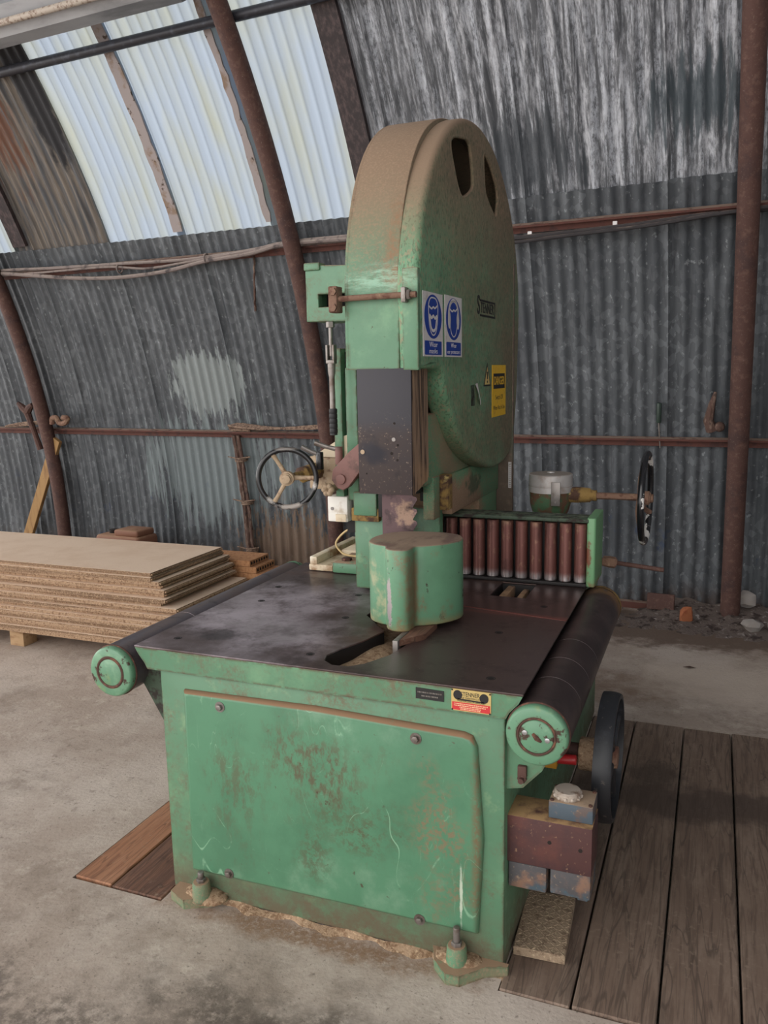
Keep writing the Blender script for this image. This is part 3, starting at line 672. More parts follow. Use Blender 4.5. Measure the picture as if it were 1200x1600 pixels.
def strip_along(s0, s1, t0, t1, dr, th_, name, m, label, wob=0.0):
    bm = BM(); n = 40; prev = None
    for i in range(n+1):
        t = t0+(t1-t0)*i/n; w0 = random.uniform(-wob, wob); w1 = random.uniform(-wob, wob)
        q = [bm.verts.new(hut(s0+w0, t, dr)), bm.verts.new(hut(s1+w1, t, dr)), bm.verts.new(hut(s1+w1, t, dr+th_)), bm.verts.new(hut(s0+w0, t, dr+th_))]
        if prev:
            for k in range(4): bm.faces.new((prev[k], prev[(k+1) % 4], q[(k+1) % 4], q[k]))
        else: bm.faces.new(q[::-1])
        prev = q
    bm.faces.new(prev); return struct(obj(name, bm, m), label, 'trim')
strip_along(-1.80, -1.655, 24.7, SKT+8, -0.012, 0.03, 'trim_1', M['dark_timber'], 'dark board along the right edge of the skylight')
strip_along(-4.76, -4.63, 24.9, 70, -0.012, 0.03, 'trim_2', M['dark_timber'], 'dark board at the left skylight edge')
mat('lath', (146, 136, 134), 0.8, 0, [dict(color=(120, 96, 74), scale=7, lo=0.54, hi=0.66, fac=0.8), dict(color=(70, 54, 44), scale=16, lo=0.62, hi=0.68)])
strip_along(-3.245, -3.17, 24.7, SKT, -0.004, 0.012, 'trim_3', M['lath'], 'pale stained strip between left and middle skylight sheets', 0.006)
strip_along(-2.50, -2.455, 24.7, SKT, -0.004, 0.012, 'trim_4', M['lath'], 'rust stained strip between middle and right skylight sheets', 0.008)

# pit boards let into the concrete
def boards(x0, x1s, y0, y1, m, name, label, ztop=0.004):
    bm = BM(); x = x0
    for xe in x1s:
        box(bm, (x+0.003, y0+random.uniform(0.002, 0.008), -0.03), (xe-0.003, y1-random.uniform(0.002, 0.008), ztop+random.uniform(-0.002, 0.001)), 0.003, 1); x = xe
    return struct(obj(name, bm, m), label, 'floor boards')
boards(0.0, (0.175, 0.37, 0.552, 0.76, 0.97, 1.2), -0.062, 1.66, M['grey_timber'], 'floor_boards', 'grey dusty planks over the pit right of the saw')
boards(-1.32, (-1.18,), -0.058, 1.6, M['brown_timber'], 'floor_boards', 'reddish brown plank over the pit left of the saw')
boards(-1.18, (-0.995,), -0.058, 1.6, M['dark_brown_timber'], 'floor_boards', 'dark brown plank beside the saw base at left')

# ------------------------------------------------------------------ the bandsaw
SAW = empty('bandsaw', (-0.5, 0.8, 0.0))
tag(SAW, 'large green industrial bandsaw with a steel table, tall rounded wheel case and roller fence', 'bandsaw')

# base
bm = BM(); box(bm, (-0.992, 0.0, 0.006), (0.0, 1.68, 0.684), 0.006)
base = obj('base', bm, M['green_paint'], SAW)
bm = plate_bm([[(-0.915, 0.088), (-0.063, 0.1), (-0.05, 0.36), (-0.066, 0.60), (-0.078, 0.626), (-0.10, 0.633), (-0.5, 0.643), (-0.908, 0.636)][::-1]], 0.03, 0.014, lambda u, v, ww: Vector((u, 0.012-ww, v)))
panel = obj('front_panel', bm, M['green_panel'], SAW)
for x, z in ((-0.786, 0.606), (-0.22, 0.603), (-0.786, 0.108), (-0.216, 0.108)):
    bm = BM(); cyl(bm, (x, -0.017, z), (x, -0.0195, z), 0.015, n=20); cyl(bm, (x, -0.0195, z), (x, -0.028, z), 0.009, n=6, bev=0.001)
    obj('bolt', bm, M['grey_steel'], panel)
# holding-down feet
for x, cx_ in ((-0.87, -0.9), (-0.112, -0.06)):
    bm = BM()
    poly = [(x-0.075, 0.0), (x-0.055, -0.05), (x-0.015, -0.088), (x+0.02, -0.085), (x+0.075, -0.03), (x+0.125, -0.012), (x+0.125, 0.0)] if x > -0.5 else \
           [(x-0.10, 0.0), (x-0.10, -0.045), (x-0.04, -0.07), (x+0.02, -0.04), (x+0.065, 0.0)]
    prism(bm, poly, lambda a, b: Vector((a, b, 0.0)), lambda a, b: Vector((a, b+0.0, 0.03)))
    ft = obj('foot', bm, M['green_dusty'], SAW)
    bm = BM(); lathe(bm, (x, -0.035, 0.02), (0, 0, 1), [(0, 0), (0, 0.028), (0.05, 0.025), (0.056, 0.022), (0.056, 0)], 20); obj('boss', bm, M['green_dusty'], ft)
    bm = BM(); cyl(bm, (x, -0.035, 0.07), (x, -0.035, 0.086), 0.014, n=6, bev=0.001); cyl(bm, (x, -0.035, 0.086), (x, -0.035, 0.125 if x > -0.5 else 0.105), 0.009, n=12, bev=0.002); obj('stud', bm, M['grey_steel'], ft)
    bm = BM()
    n0 = len(bm.verts)
    bmesh.ops.create_icosphere(bm, subdivisions=3, radius=1)
    for v in bm.verts:
        v.co = Vector((x + v.co.x*0.07, -0.018 + v.co.y*0.042, 0.02 + max(v.co.z, -0.2)*0.022*(1+random.uniform(-.2, .2))))
    sd = obj('sawdust_heap', bm, M['sawdust'], ft); sd['kind'] = 'stuff'

# table
THROAT = [(-0.51, 0.09), (-0.498, 0.05), (-0.465, 0.025), (-0.42, 0.028), (-0.388, 0.06), (-0.350, 0.14), (-0.335, 0.24), (-0.33, 0.60), (-0.55, 0.60), (-0.55, 0.46), (-0.44, 0.33), (-0.462, 0.23), (-0.495, 0.15)]
SLOT = [(-0.245, 0.80), (-0.125, 0.80), (-0.125, 0.985), (-0.245, 0.985)]
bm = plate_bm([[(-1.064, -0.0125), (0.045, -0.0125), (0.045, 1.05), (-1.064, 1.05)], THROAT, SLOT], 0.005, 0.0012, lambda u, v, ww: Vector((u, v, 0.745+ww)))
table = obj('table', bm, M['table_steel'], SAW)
bm = plate_bm([[(-1.02, 0.004), (0.0, 0.004), (0.0, 1.05), (-1.02, 1.05)], THROAT, SLOT], 0.055, 0.002, lambda u, v, ww: Vector((u, v, 0.689+ww)))
for sx, xi, xo in ((-1, -1.022, -1.064), (1, 0.002, 0.045)):
    prism(bm, [(xi, 0.684), (xi, 0.7445), (xo, 0.7445)], lambda a, b: Vector((a, -0.004, b)), lambda a, b: Vector((a, 1.05, b)))
cast = obj('table_casting', bm, M['black_grease'], SAW)
bm = BM(); prism(bm, [(-1.063, 0.7445), (0.044, 0.7445), (0.034, 0.725), (0.012, 0.70), (0.004, 0.684), (-1.024, 0.684), (-1.032, 0.70), (-1.054, 0.728)], lambda a, b: Vector((a, -0.0125, b)), lambda a, b: Vector((a, 0.004, b)))
apron = obj('apron', bm, M['green_paint'], SAW)
for p in ((-0.982, 0.079), (-0.555, 0.08), (-0.052, 0.065), (-0.047, 0.72), (-0.983, 0.677), (-0.95, 0.50), (-0.667, 0.664), (-0.602, 0.414), (-0.12, 0.42)):
    bm = BM(); lathe(bm, (p[0], p[1], 0.7502), (0, 0, 1), [(0, 0), (0, 0.007), (-0.0004, 0.009), (0.0006, 0.0105), (0.0, 0.012)], 18); obj('screw', bm, M['black_grease'], table)
bm = BM(); prism(bm, [(-0.30, 0.645), (0.044, 0.589), (0.044, 0.597), (-0.30, 0.653)], lambda a, b: Vector((a, b, 0.7497)), lambda a, b: Vector((a, b, 0.7507)))
mat('rust_line', (116, 66, 60), 0.6, 0.2); obj('joint_strip', bm, M['rust_line'], table)
bm = BM(); n = 14
G = [[bm.verts.new((-0.56+0.26*i/n, 0.02+0.60*j/n, 0.694 + 0.022*math.sin(i*0.7)*math.cos(j*0.5)*0.5 + random.uniform(0, 0.006) + 0.015*math.exp(-((i-7)/4)**2-((j-4)/4)**2))) for j in range(n+1)] for i in range(n+1)]
for i in range(n):
    for j in range(n): bm.faces.new((G[i][j], G[i+1][j], G[i+1][j+1], G[i][j+1]))
sd = obj('throat_sawdust', bm, M['sawdust'], SAW); sd['kind'] = 'stuff'
bm = BM()
box(bm, (-0.225, 0.80, 0.70), (-0.20, 0.99, 0.738), 0.003); box(bm, (-0.17, 0.81, 0.695), (-0.15, 0.99, 0.73), 0.003)
obj('slide_bar', bm, M['weathered_wood'], table)

# infeed / outfeed rollers
def end_cap(roller, x, z, screws):
    bm = BM(); lathe(bm, (x, -0.02, z), (0, -1, 0), [(0, 0), (0, 0.070), (0.004, 0.0725), (0.018, 0.0725), (0.023, 0.0695), (0.025, 0.066), (0.0255, 0.047), (0.0225, 0.0455), (0.0225, 0.041), (0.0255, 0.0395), (0.027, 0.037), (0.027, 0)], 48)
    c = obj('end_cap', bm, M['cap_green'], roller)
    bm = BM(); torus(bm, (x, -0.0432, z), (0, 1, 0), 0.0432, 0.0030 if screws else 0.0052, 40, 8, ); obj('rust_ring', bm, M['rust_ring'], roller)
    bm = BM(); torus(bm, (x, -0.0212, z), (0, 1, 0), 0.0725, 0.003, 48, 8); obj('rim', bm, M['rust_ring'], roller)
    if screws:
        for dx, dz in ((-0.026, 0.008), (0.026, -0.004)):
            bm = BM(); cyl(bm, (x+dx, -0.0465, z+dz), (x+dx, -0.0495, z+dz), 0.0062, n=16, bev=0.001); obj('screw', bm, M['bright_steel'], roller)
        bm = BM(); tube(bm, [(x-0.008, -0.0472, z+0.008), (x+0.002, -0.0478, z-0.002), (x+0.012, -0.0472, z-0.01)], [0.004, 0.006, 0.003], 8, 0.2); obj('keyway', bm, M['rust_ring'], roller)
def long_roller(x, z, m, name, bands):
    prof = [(0, 0), (0, 0.071), (0.002, 0.0735)]
    for b in bands: prof += [(b-0.0015, 0.0735), (b-0.0008, 0.0722), (b+0.0008, 0.0722), (b+0.0015, 0.0735)]
    prof += [(1.068, 0.0735), (1.07, 0.071), (1.07, 0)]
    bm = BM(); lathe(bm, (x, -0.02, z), (0, 1, 0), prof, 56); r = obj(name, bm, m, SAW)
    return r
rl = long_roller(-1.128, 0.672, M['roller_steel_grey'], 'table_roller', (0.34,))
end_cap(rl, -1.128, 0.672, False)
bm = BM(); lathe(bm, (-1.128, 1.05, 0.672), (0, 1, 0), [(0, 0.0742), (0.022, 0.0742), (0.03, 0.066), (0.03, 0)], 40); obj('end_cap', bm, M['cap_green'], rl)
rr = long_roller(0.083, 0.666, M['roller_steel'], 'table_roller', (0.17, 0.32, 0.48))
end_cap(rr, 0.083, 0.666, True)
bm = BM(); lathe(bm, (0.083, 1.05, 0.666), (0, 1, 0), [(0, 0.0742), (0.025, 0.0742), (0.032, 0.066), (0.032, 0)], 40); obj('end_cap', bm, M['ochre_rust'], rr)
bm = BM()
prism(bm, [(-0.99, 0.672), (-1.10, 0.664), (-1.075, 0.62), (-0.992, 0.48)], lambda a, b: Vector((a, 0.03, b)), lambda a, b: Vector((a, 0.075, b)))
obj('roller_bracket', bm, M['dark_green'], SAW); bm = BM()
prism(bm, [(-0.99, 0.672), (-1.10, 0.664), (-1.075, 0.62), (-0.992, 0.48)], lambda a, b: Vector((a, 0.95, b)), lambda a, b: Vector((a, 0.99, b)))
obj('roller_bracket', bm, M['dark_green'], SAW)
bm = BM()
pr = [(-0.002, 0.665), (0.075, 0.665), (0.11, 0.60), (0.085, 0.55), (0.04, 0.50), (-0.002, 0.49)]
prism(bm, pr, lambda a, b: Vector((a, 0.02, b)), lambda a, b: Vector((a, 0.06, b)))
b2 = BM(); prism(b2, pr, lambda a, b: Vector((a, 0.95, b)), lambda a, b: Vector((a, 0.99, b)))
obj('roller_bracket', b2, M['green_paint'], SAW); rb = obj('roller_bracket', bm, M['green_paint'], SAW)
bm = BM(); cyl(bm, (0.038, 0.021, 0.525), (0.038, 0.012, 0.525), 0.012, n=6, bev=0.002); cyl(bm, (0.038, 0.012, 0.525), (0.038, 0.0, 0.525), 0.007, n=10); box(bm, (0.028, 0.008, 0.53), (0.05, 0.021, 0.56), 0.003); obj('adjuster', bm, M['rusty_steel'], rb)

# name plates on the apron
def fy(u, v, ww): return Vector((u, -0.0125-ww, v))
bm = BM(); flat(bm, [(-0.22, 0.707), (-0.148, 0.7065), (-0.148, 0.7335), (-0.22, 0.735)], fy, 0.002); pl = obj('notice_plate', bm, M['sign_black'], SAW)
bm = BM()
for z, a, b in ((0.7245, -0.215, -0.155), (0.7155, -0.205, -0.165)):
    x = a
    while x < b:
        w_ = random.uniform(0.0012, 0.003); flat(bm, [(x, z-0.0018), (x+w_, z-0.0018), (x+w_, z+0.0018), (x, z+0.0018)], lambda u, v, ww: fy(u, v, ww+0.002), 0.0003); x += w_+random.uniform(0.001, 0.0022)
obj('lettering', bm, M['grey_steel'], pl)
bm = BM(); flat(bm, rrect(-0.129, 0.690, -0.031, 0.7445, 0.003), fy, 0.002); bp_ = obj('maker_plate', bm, M['brass_plate'], SAW)
f2 = lambda u, v, ww: fy(u, v, ww+0.002)
bm = BM(); flat(bm, [(-0.127, 0.692), (-0.033, 0.692), (-0.033, 0.712), (-0.127, 0.712)], f2, 0.0004); obj('red_field', bm, M['plate_red'], bp_)
bm = BM(); flat(bm, disc_pts(-0.113, 0.730, 0.011, 0.012), f2, 0.0004); flat(bm, disc_pts(-0.048, 0.728, 0.011, 0.012), f2, 0.0004)
flat(bm, [(-0.113, 0.718), (-0.048, 0.716), (-0.048, 0.7195), (-0.113, 0.7215)], f2, 0.0004)
obj('black_roundels', bm, M['sign_black'], bp_)
f3 = lambda cx, cz: (lambda u, v, ww: f2(cx+u, cz+v, ww+0.0004))
bm = text_bm('STENNER', 0.0155, f3(-0.082, 0.733), 0.0003, 0.72)
obj('lettering', bm, M['sign_black'], bp_)
bm = text_bm('OF TIVERTON LTD', 0.0062, f3(-0.08, 0.7235), 0.0003, 0.9); merge(bm, text_bm('TIVERTON DEVON ENGLAND', 0.0058, f3(-0.08, 0.7155), 0.0003, 0.9))
obj('lettering', bm, M['sign_black'], bp_)
bm = BM()
for z, a, b in ((0.708, -0.122, -0.040), (0.7035, -0.122, -0.044), (0.699, -0.108, -0.058), (0.695, -0.106, -0.056)):
    x = a
    while x < b:
        w_ = random.uniform(0.0012, 0.003); flat(bm, [(x, z-0.0012), (x+w_, z-0.0012), (x+w_, z+0.0012), (x, z+0.0012)], lambda u, v, ww: f2(u, v, ww+0.0004), 0.0003); x += w_+random.uniform(0.0006, 0.0018)
obj('lettering', bm, M['plate_cream_text'], bp_)
for x, z in ((-0.1265, 0.742), (-0.0335, 0.741), (-0.1265, 0.6925), (-0.0335, 0.692)):
    bm = BM(); cyl(bm, (x, -0.0143, z), (x, -0.0158, z), 0.0022, n=10); obj('rivet', bm, M['sign_black'], bp_)

# guard on the table in front of the blade
gp = [(-0.505, 0.385), (-0.487, 0.355), (-0.455, 0.335), (-0.432, 0.328), (-0.418, 0.298), (-0.40, 0.283), (-0.375, 0.279), (-0.352, 0.290), (-0.346, 0.318), (-0.345, 0.345), (-0.322, 0.358), (-0.285, 0.388), (-0.258, 0.428), (-0.245, 0.47), (-0.255, 0.515), (-0.285, 0.55), (-0.35, 0.565), (-0.45, 0.548), (-0.495, 0.50), (-0.512, 0.44)]
gpp = [(p.x, p.y) for p in spline([(a, b, 0) for a, b in gp], 4, True)]
bm = plate_bm([gpp], 0.238, 0.005, lambda u, v, ww: Vector((u + (ww-0.1)*0.0, v, 0.768+ww)))
guard = obj('blade_guard', bm, M['green_guard'], SAW, smooth=40)
bm = BM(); box(bm, (-0.366, 0.205, 0.70), (-0.350, 0.30, 0.768), 0.002); obj('guard_foot', bm, M['grey_steel'], guard)
bm = BM(); prism(bm, [(-0.349, 0.215), (-0.30, 0.29), (-0.30, 0.40), (-0.349, 0.40)], lambda a, b: Vector((a, b, 0.7505)), lambda a, b: Vector((a, b, 0.767))); obj('wooden_wedge', bm, M['dark_brown_timber'], guard)

# blade
bm = BM()
z = 0.70; edge = []
while z < 1.16:
    edge += [(-0.432, z), (-0.418, z+0.022), (-0.421, z+0.030), (-0.434, z+0.034)]; z += 0.038
poly = [(-0.536, 0.70)] + edge + [(-0.536, 1.16)]
prism(bm, poly, lambda a, b: Vector((a, 0.570, b)), lambda a, b: Vector((a, 0.572, b)))
obj('saw_blade', bm, M['blade_steel'], SAW)

# ---- wheel case
YC, ZC, RC = 1.10, 1.71, 0.618
def x1(y): return -0.375 + 0.015*(y-0.49)
arc = []
for k in range(0, 41):
    a = math.radians(180 - 180*k/40); arc.append((YC + (RC+0.012*(1 if 40 < math.degrees(a) < 100 else 0))*math.cos(a) if False else YC + RC*math.cos(a), ZC + RC*math.sin(a)))
low = [(1.70, 1.45), (1.66, 1.27), (1.60, 1.17), (1.50, 1.128), (1.40, 1.118), (1.30, 1.120), (1.17, 1.142), (1.04, 1.182), (0.91, 1.243), (0.82, 1.318), (0.745, 1.40), (0.715, 1.445), (0.70, 1.48), (0.675, 1.498), (0.64, 1.503)]
lows = [(p.x, p.y) for p in spline([(a, b, 0) for a, b in low], 4)]
outer = [(0.486, 1.504)] + arc + lows
def hole(pts): return [(p.x, p.y) for p in spline([(a, b, 0) for a, b in pts], 6, True)]
H1 = hole([(0.81, 2.218), (0.90, 2.240), (0.985, 2.246), (1.022, 2.20), (1.040, 2.13), (1.02, 2.095), (0.925, 2.056), (0.875, 2.070), (0.83, 2.12), (0.79, 2.185)])
H2 = hole([(1.165, 2.246), (1.22, 2.242), (1.29, 2.210), (1.355, 2.16), (1.362, 2.11), (1.335, 2.058), (1.28, 2.070), (1.195, 2.114), (1.172, 2.165)])
def inset(poly, d):
    n = len(poly); out = []
    for i in range(n):
        a, b = Vector(poly[i-1]), Vector(poly[(i+1) % n]); t = (b-a).normalized()
        out.append((poly[i][0] + t.y*d, poly[i][1] - t.x*d))
    return out
inner = inset(outer, 0.05)
bm = plate_bm([outer, inner], 0.078, 0.02, lambda u, v, ww: Vector((x1(u)-0.078+ww, u, v)))
merge(bm, plate_bm([inset(outer, 0.026), H1, H2], 0.008, 0.0008, lambda u, v, ww: Vector((x1(u)-0.0078+ww, u, v))))
door = obj('wheel_case_door', bm, M['green_case_side'], SAW, smooth=50)
for H in (H1, H2):
    bm = BM(); tube(bm, [(x1(u)-0.005, u, v) for u, v in H], 0.0065, 10, closed=True); obj('vent_rim', bm, M['green_case_side'], door)
def bump(k): return 0.018*math.exp(-((180-180*k/40-128)/26)**2)
body_out = [(0.48, 1.504)] + [(YC + (RC-0.002+bump(k))*math.cos(math.radians(180-180*k/40)), ZC + (RC-0.002+bump(k))*math.sin(math.radians(180-180*k/40))) for k in range(41)] + [(1.716, 1.5), (1.6, 1.135), (0.98, 1.135), (0.80, 1.20), (0.68, 1.34), (0.63, 1.504)]
body_in = [(0.52, 1.55)] + [(YC + (RC-0.046)*math.cos(math.radians(180-180*k/40)), ZC + (RC-0.046)*math.sin(math.radians(180-180*k/40))) for k in range(41)] + [(1.64, 1.5), (1.56, 1.18), (1.0, 1.18), (0.84, 1.25), (0.72, 1.37), (0.67, 1.55)]
bm = plate_bm([body_out, body_in], 0.164, 0.003, lambda u, v, ww: Vector((-0.600+ww, u, v)))
t2 = plate_bm([body_out], 0.012, 0.003, lambda u, v, ww: Vector((-0.609+ww, u, v))); merge(bm, t2)
case = obj('wheel_case', bm, M['green_case'], SAW, smooth=50)
# front lip of the door
bm = BM(); box(bm, (-0.425, 0.4795, 1.500), (-0.376, 0.50, 1.79), 0.003); obj('door_lip', bm, M['green_case'], door)
bm = BM()
lathe(bm, (-0.595, YC, 1.70), (1, 0, 0), [(0, 0.47), (0.10, 0.47), (0.10, 0.50), (0.0, 0.50)], 64, closed=True)
lathe(bm, (-0.595, YC, 1.70), (1, 0, 0), [(0.02, 0), (0.02, 0.48), (0.05, 0.48), (0.06, 0.06), (0.10, 0.06), (0.10, 0)], 48)
obj('band_wheel', bm, M['black_grease'], SAW)
# lower housing and column
bm = BM(); box(bm, (-0.60, 0.66, 1.128), (-0.425, 1.58, 1.36), 0.01)
obj('case_underside', bm, M['green_dusty'], SAW)
bm = BM(); box(bm, (-0.66, 0.93, 0.995), (-0.415, 1.60, 1.14), 0.006); box(bm, (-0.66, 1.31, 0.684), (-0.42, 1.59, 1.0), 0.006); obj('column', bm, M['sawdust_column'], SAW)
mat('dust_plate', (104, 90, 78), 0.8, 0, [dict(color=(84, 96, 78), scale=6, lo=0.5, hi=0.7), dict(color=(132, 112, 96), scale=20, lo=0.5, hi=0.7)])
bm = BM(); box(bm, (-0.66, 1.60, 0.684), (-0.355, 1.625, 1.92), 0.003); rp = obj('rear_plate', bm, M['dust_plate'], SAW)
bm = BM(); box(bm, (-0.372, 1.5985, 1.0), (-0.359, 1.5998, 1.11)); lb = obj('data_label', bm, M['sign_white'], rp)
bm = BM()
for k in range(12): box(bm, (-0.370, 1.5981, 1.006+k*0.0085), (-0.361, 1.5986, 1.009+k*0.0085))
obj('lettering', bm, M['grey_steel'], rp)
bm = BM(); box(bm, (-0.458, 0.74, 1.008), (-0.418, 0.80, 1.15), 0.003); obj('guide_post', bm, M['green_dusty'], SAW)
bm = BM(); box(bm, (-0.445, 0.81, 1.03), (-0.392, 0.86, 1.15), 0.004); obj('guide_post', bm, M['ochre_rust'], SAW)
bm = BM(); box(bm, (-0.60, 0.70, 1.10), (-0.46, 0.80, 1.15), 0.004); box(bm, (-0.595, 0.68, 1.02), (-0.56, 0.72, 1.13), 0.003); box(bm, (-0.49, 0.80, 1.06), (-0.455, 0.86, 1.13), 0.003)
obj('guide_block', bm, M['black_grease'], SAW)
bm = BM(); box(bm, (-0.66, 0.90, 0.75), (-0.452, 0.94, 1.02), 0.004); obj('column_skirt', bm, M['green_paint'], SAW)

# blade shield
bm = BM(); box(bm, (-0.574, 0.48, 1.130), (-0.401, 0.488, 1.507), 0.001)
sh = obj('blade_shield', bm, M['shield_steel'], SAW)
bm = BM()
poly = [(0.488, 1.507), (0.635, 1.507), (0.637, 1.17), (0.62, 1.155), (0.585, 1.15), (0.545, 1.138), (0.52, 1.136), (0.505, 1.128), (0.488, 1.131)]
prism(bm, poly, lambda a, b: Vector((-0.573, a, b)), lambda a, b: Vector((-0.402, a, b)))
obj('shield_timber', bm, M['weathered_wood'], sh)
for x, z, r, mm in ((-0.455, 1.345, 0.004, 'hole_dark'), (-0.445, 1.28, 0.004, 'hole_dark'), (-0.447, 1.235, 0.004, 'hole_dark'), (-0.548, 1.192, 0.003, 'hole_dark'), (-0.56, 1.258, 0.007, 'tan_casting'), (-0.458, 1.297, 0.006, 'grey_steel'), (-0.465, 1.255, 0.005, 'hole_dark')):
    bm = BM(); cyl(bm, (x, 0.4801, z), (x, 0.4785 if mm != 'hole_dark' else 0.4796, z), r, n=14); obj('screw', bm, M[mm], sh)  # hole_dark discs are drilled holes, their inner shade painted as flat colour

# clamp bar across the front of the case
bm = BM(); tube(bm, [(-0.625, 0.462, 1.711), (-0.5, 0.462, 1.713), (-0.375, 0.462, 1.7135)], 0.0085, 12, 0.05)
cb = obj('clamp_bar', bm, M['rusty_rod'], SAW)
bm = BM(); box(bm, (-0.645, 0.445, 1.672), (-0.617, 0.49, 1.748), 0.004); cyl(bm, (-0.628, 0.447, 1.732), (-0.628, 0.438, 1.732), 0.012, n=6); cyl(bm, (-0.628, 0.447, 1.686), (-0.628, 0.438, 1.686), 0.012, n=6)
obj('clamp_bracket', bm, M['rusty_rod'], cb)
bm = BM(); box(bm, (-0.418, 0.45, 1.692), (-0.404, 0.478, 1.735), 0.003); cyl(bm, (-0.402, 0.462, 1.7135), (-0.392, 0.462, 1.7135), 0.015, n=6, bev=0.001); obj('clamp_nut', bm, M['grey_steel'], cb)

# ---- signs on the door
def fs(u, v, ww): return Vector((x1(u) + 0.0005 + ww, u, v))
def sgn(off): return lambda u, v, ww: fs(u, v, ww+off)
def sign_mandatory(name, u0, u1, v0, v1, lines, kind, sz):
    bm = BM(); flat(bm, [(u0, v0), (u1, v0), (u1, v1), (u0, v1)], fs, 0.0016); s = obj(name, bm, M['sign_white'], door)
    W, Hh = u1-u0, v1-v0; cu_, cv = (u0+u1)/2, v0 + Hh*0.625; rx, ry = W*0.44, Hh*0.345
    g = sgn(0.0016)
    bm = BM(); flat(bm, disc_pts(cu_, cv, rx, ry, 48), g, 0.0004); flat(bm, rrect(u0+W*0.07, v0+Hh*0.025, u1-W*0.07, v0+Hh*0.245, Hh*0.02), g, 0.0004)
    obj('blue_field', bm, M['sign_blue'], s)
    g2 = sgn(0.002)
    def q(a, b): return (cu_ + a*rx, cv + b*ry)
    bm = BM(); lw = W*0.022
    head = [(0.0, 0.86), (0.3, 0.82), (0.5, 0.62), (0.54, 0.3), (0.5, -0.1), (0.44, -0.4), (0.3, -0.68), (0.1, -0.82), (-0.1, -0.82), (-0.3, -0.68), (-0.44, -0.4), (-0.5, -0.1), (-0.54, 0.3), (-0.5, 0.62), (-0.3, 0.82)]
    hp = [(p.x, p.y) for p in spline([(*q(a, b), 0) for a, b in head], 4, True)]
    ribbon(bm, hp, lw, g2, 0.0003, True)
    hair = [(-0.5, 0.45), (-0.2, 0.36), (0.0, 0.44), (0.2, 0.40), (0.46, 0.52)]
    ribbon(bm, [(p.x, p.y) for p in spline([(*q(a, b), 0) for a, b in hair], 5)], lw*1.4, g2, 0.0003)
    if kind == 'mask':
        mk = [(-0.42, 0.05), (-0.2, -0.06), (0.0, 0.04), (0.2, -0.06), (0.42, 0.05), (0.36, -0.2), (0.26, -0.5), (0.1, -0.62), (-0.1, -0.62), (-0.26, -0.5), (-0.36, -0.2)]
        ribbon(bm, [(p.x, p.y) for p in spline([(*q(a, b), 0) for a, b in mk], 4, True)], lw*2.2, g2, 0.0003, True)
    else:
        for sx in (-1, 1):
            flat(bm, [(q(sx*(0.58+0.17*math.cos(t)), -0.05+0.42*math.sin(t))) for t in [2*PI*i/20 for i in range(20)]], g2, 0.0003)
        band = [(math.cos(math.radians(a))*0.66, 0.15+math.sin(math.radians(a))*0.74) for a in range(0, 181, 12)]
        ribbon(bm, [q(a, b) for a, b in band], lw*3, g2, 0.0003)
    obj('pictogram', bm, M['sign_white'], s)
    bm = None
    for i, t in enumerate(lines):
        cz = v0 + Hh*(0.135 + 0.052*(len(lines)-1) - 0.104*i)
        tb = text_bm(t, sz[i], (lambda cz: lambda u, v, ww: g2(cu_+u, cz+v, ww))(cz), 0.0003, sz[2])
        if bm is None: bm = tb
        else: merge(bm, tb)
    obj('lettering', bm, M['sign_white'], s)
    return s
sign_mandatory('mask_sign', 0.513, 0.692, 1.540, 1.728, ('Wear', 'masks'), 'mask', (0.022, 0.022, 1.45))
sign_mandatory('ear_protector_sign', 0.714, 0.891, 1.540, 1.7315, ('Wear', 'ear protectors'), 'ear', (0.02, 0.018, 1.25))
# maker's lettering
bm = text_bm('TENNER', 0.052, lambda u, v, ww: fs(1.211+u, 1.716+v, ww), 0.0012, 0.90)
merge(bm, text_bm('S', 0.092, lambda u, v, ww: fs(1.096+u, 1.722+v, ww), 0.0012, 0.85, bold=0.001))
for z, a in ((1.742, 1.115), (1.690, 1.115)):
    flat(bm, [(a, z-0.0035), (1.318, z-0.0035), (1.318, z+0.0035), (a, z+0.0035)], fs, 0.0012)
flat(bm, [(1.312, 1.69), (1.318, 1.69), (1.318, 1.742), (1.312, 1.742)], fs, 0.0012)
obj('maker_lettering', bm, M['sign_black'], door)
# warning triangle
bm = BM(); flat(bm, [(1.163, 1.437), (1.257, 1.437), (1.21, 1.522)], fs, 0.001); tr = obj('warning_triangle', bm, M['sign_black'], door)
bm = BM(); flat(bm, [(1.175, 1.443), (1.245, 1.443), (1.21, 1.507)], sgn(0.001), 0.0004); obj('yellow_field', bm, M['pale_yellow'], tr)
bm = BM(); flat(bm, [(1.204, 1.462), (1.216, 1.462), (1.219, 1.490), (1.201, 1.490)], sgn(0.0014), 0.0003); flat(bm, disc_pts(1.21, 1.453, 0.006, 0.005, 12), sgn(0.0014), 0.0003); obj('pictogram', bm, M['sign_black'], tr)
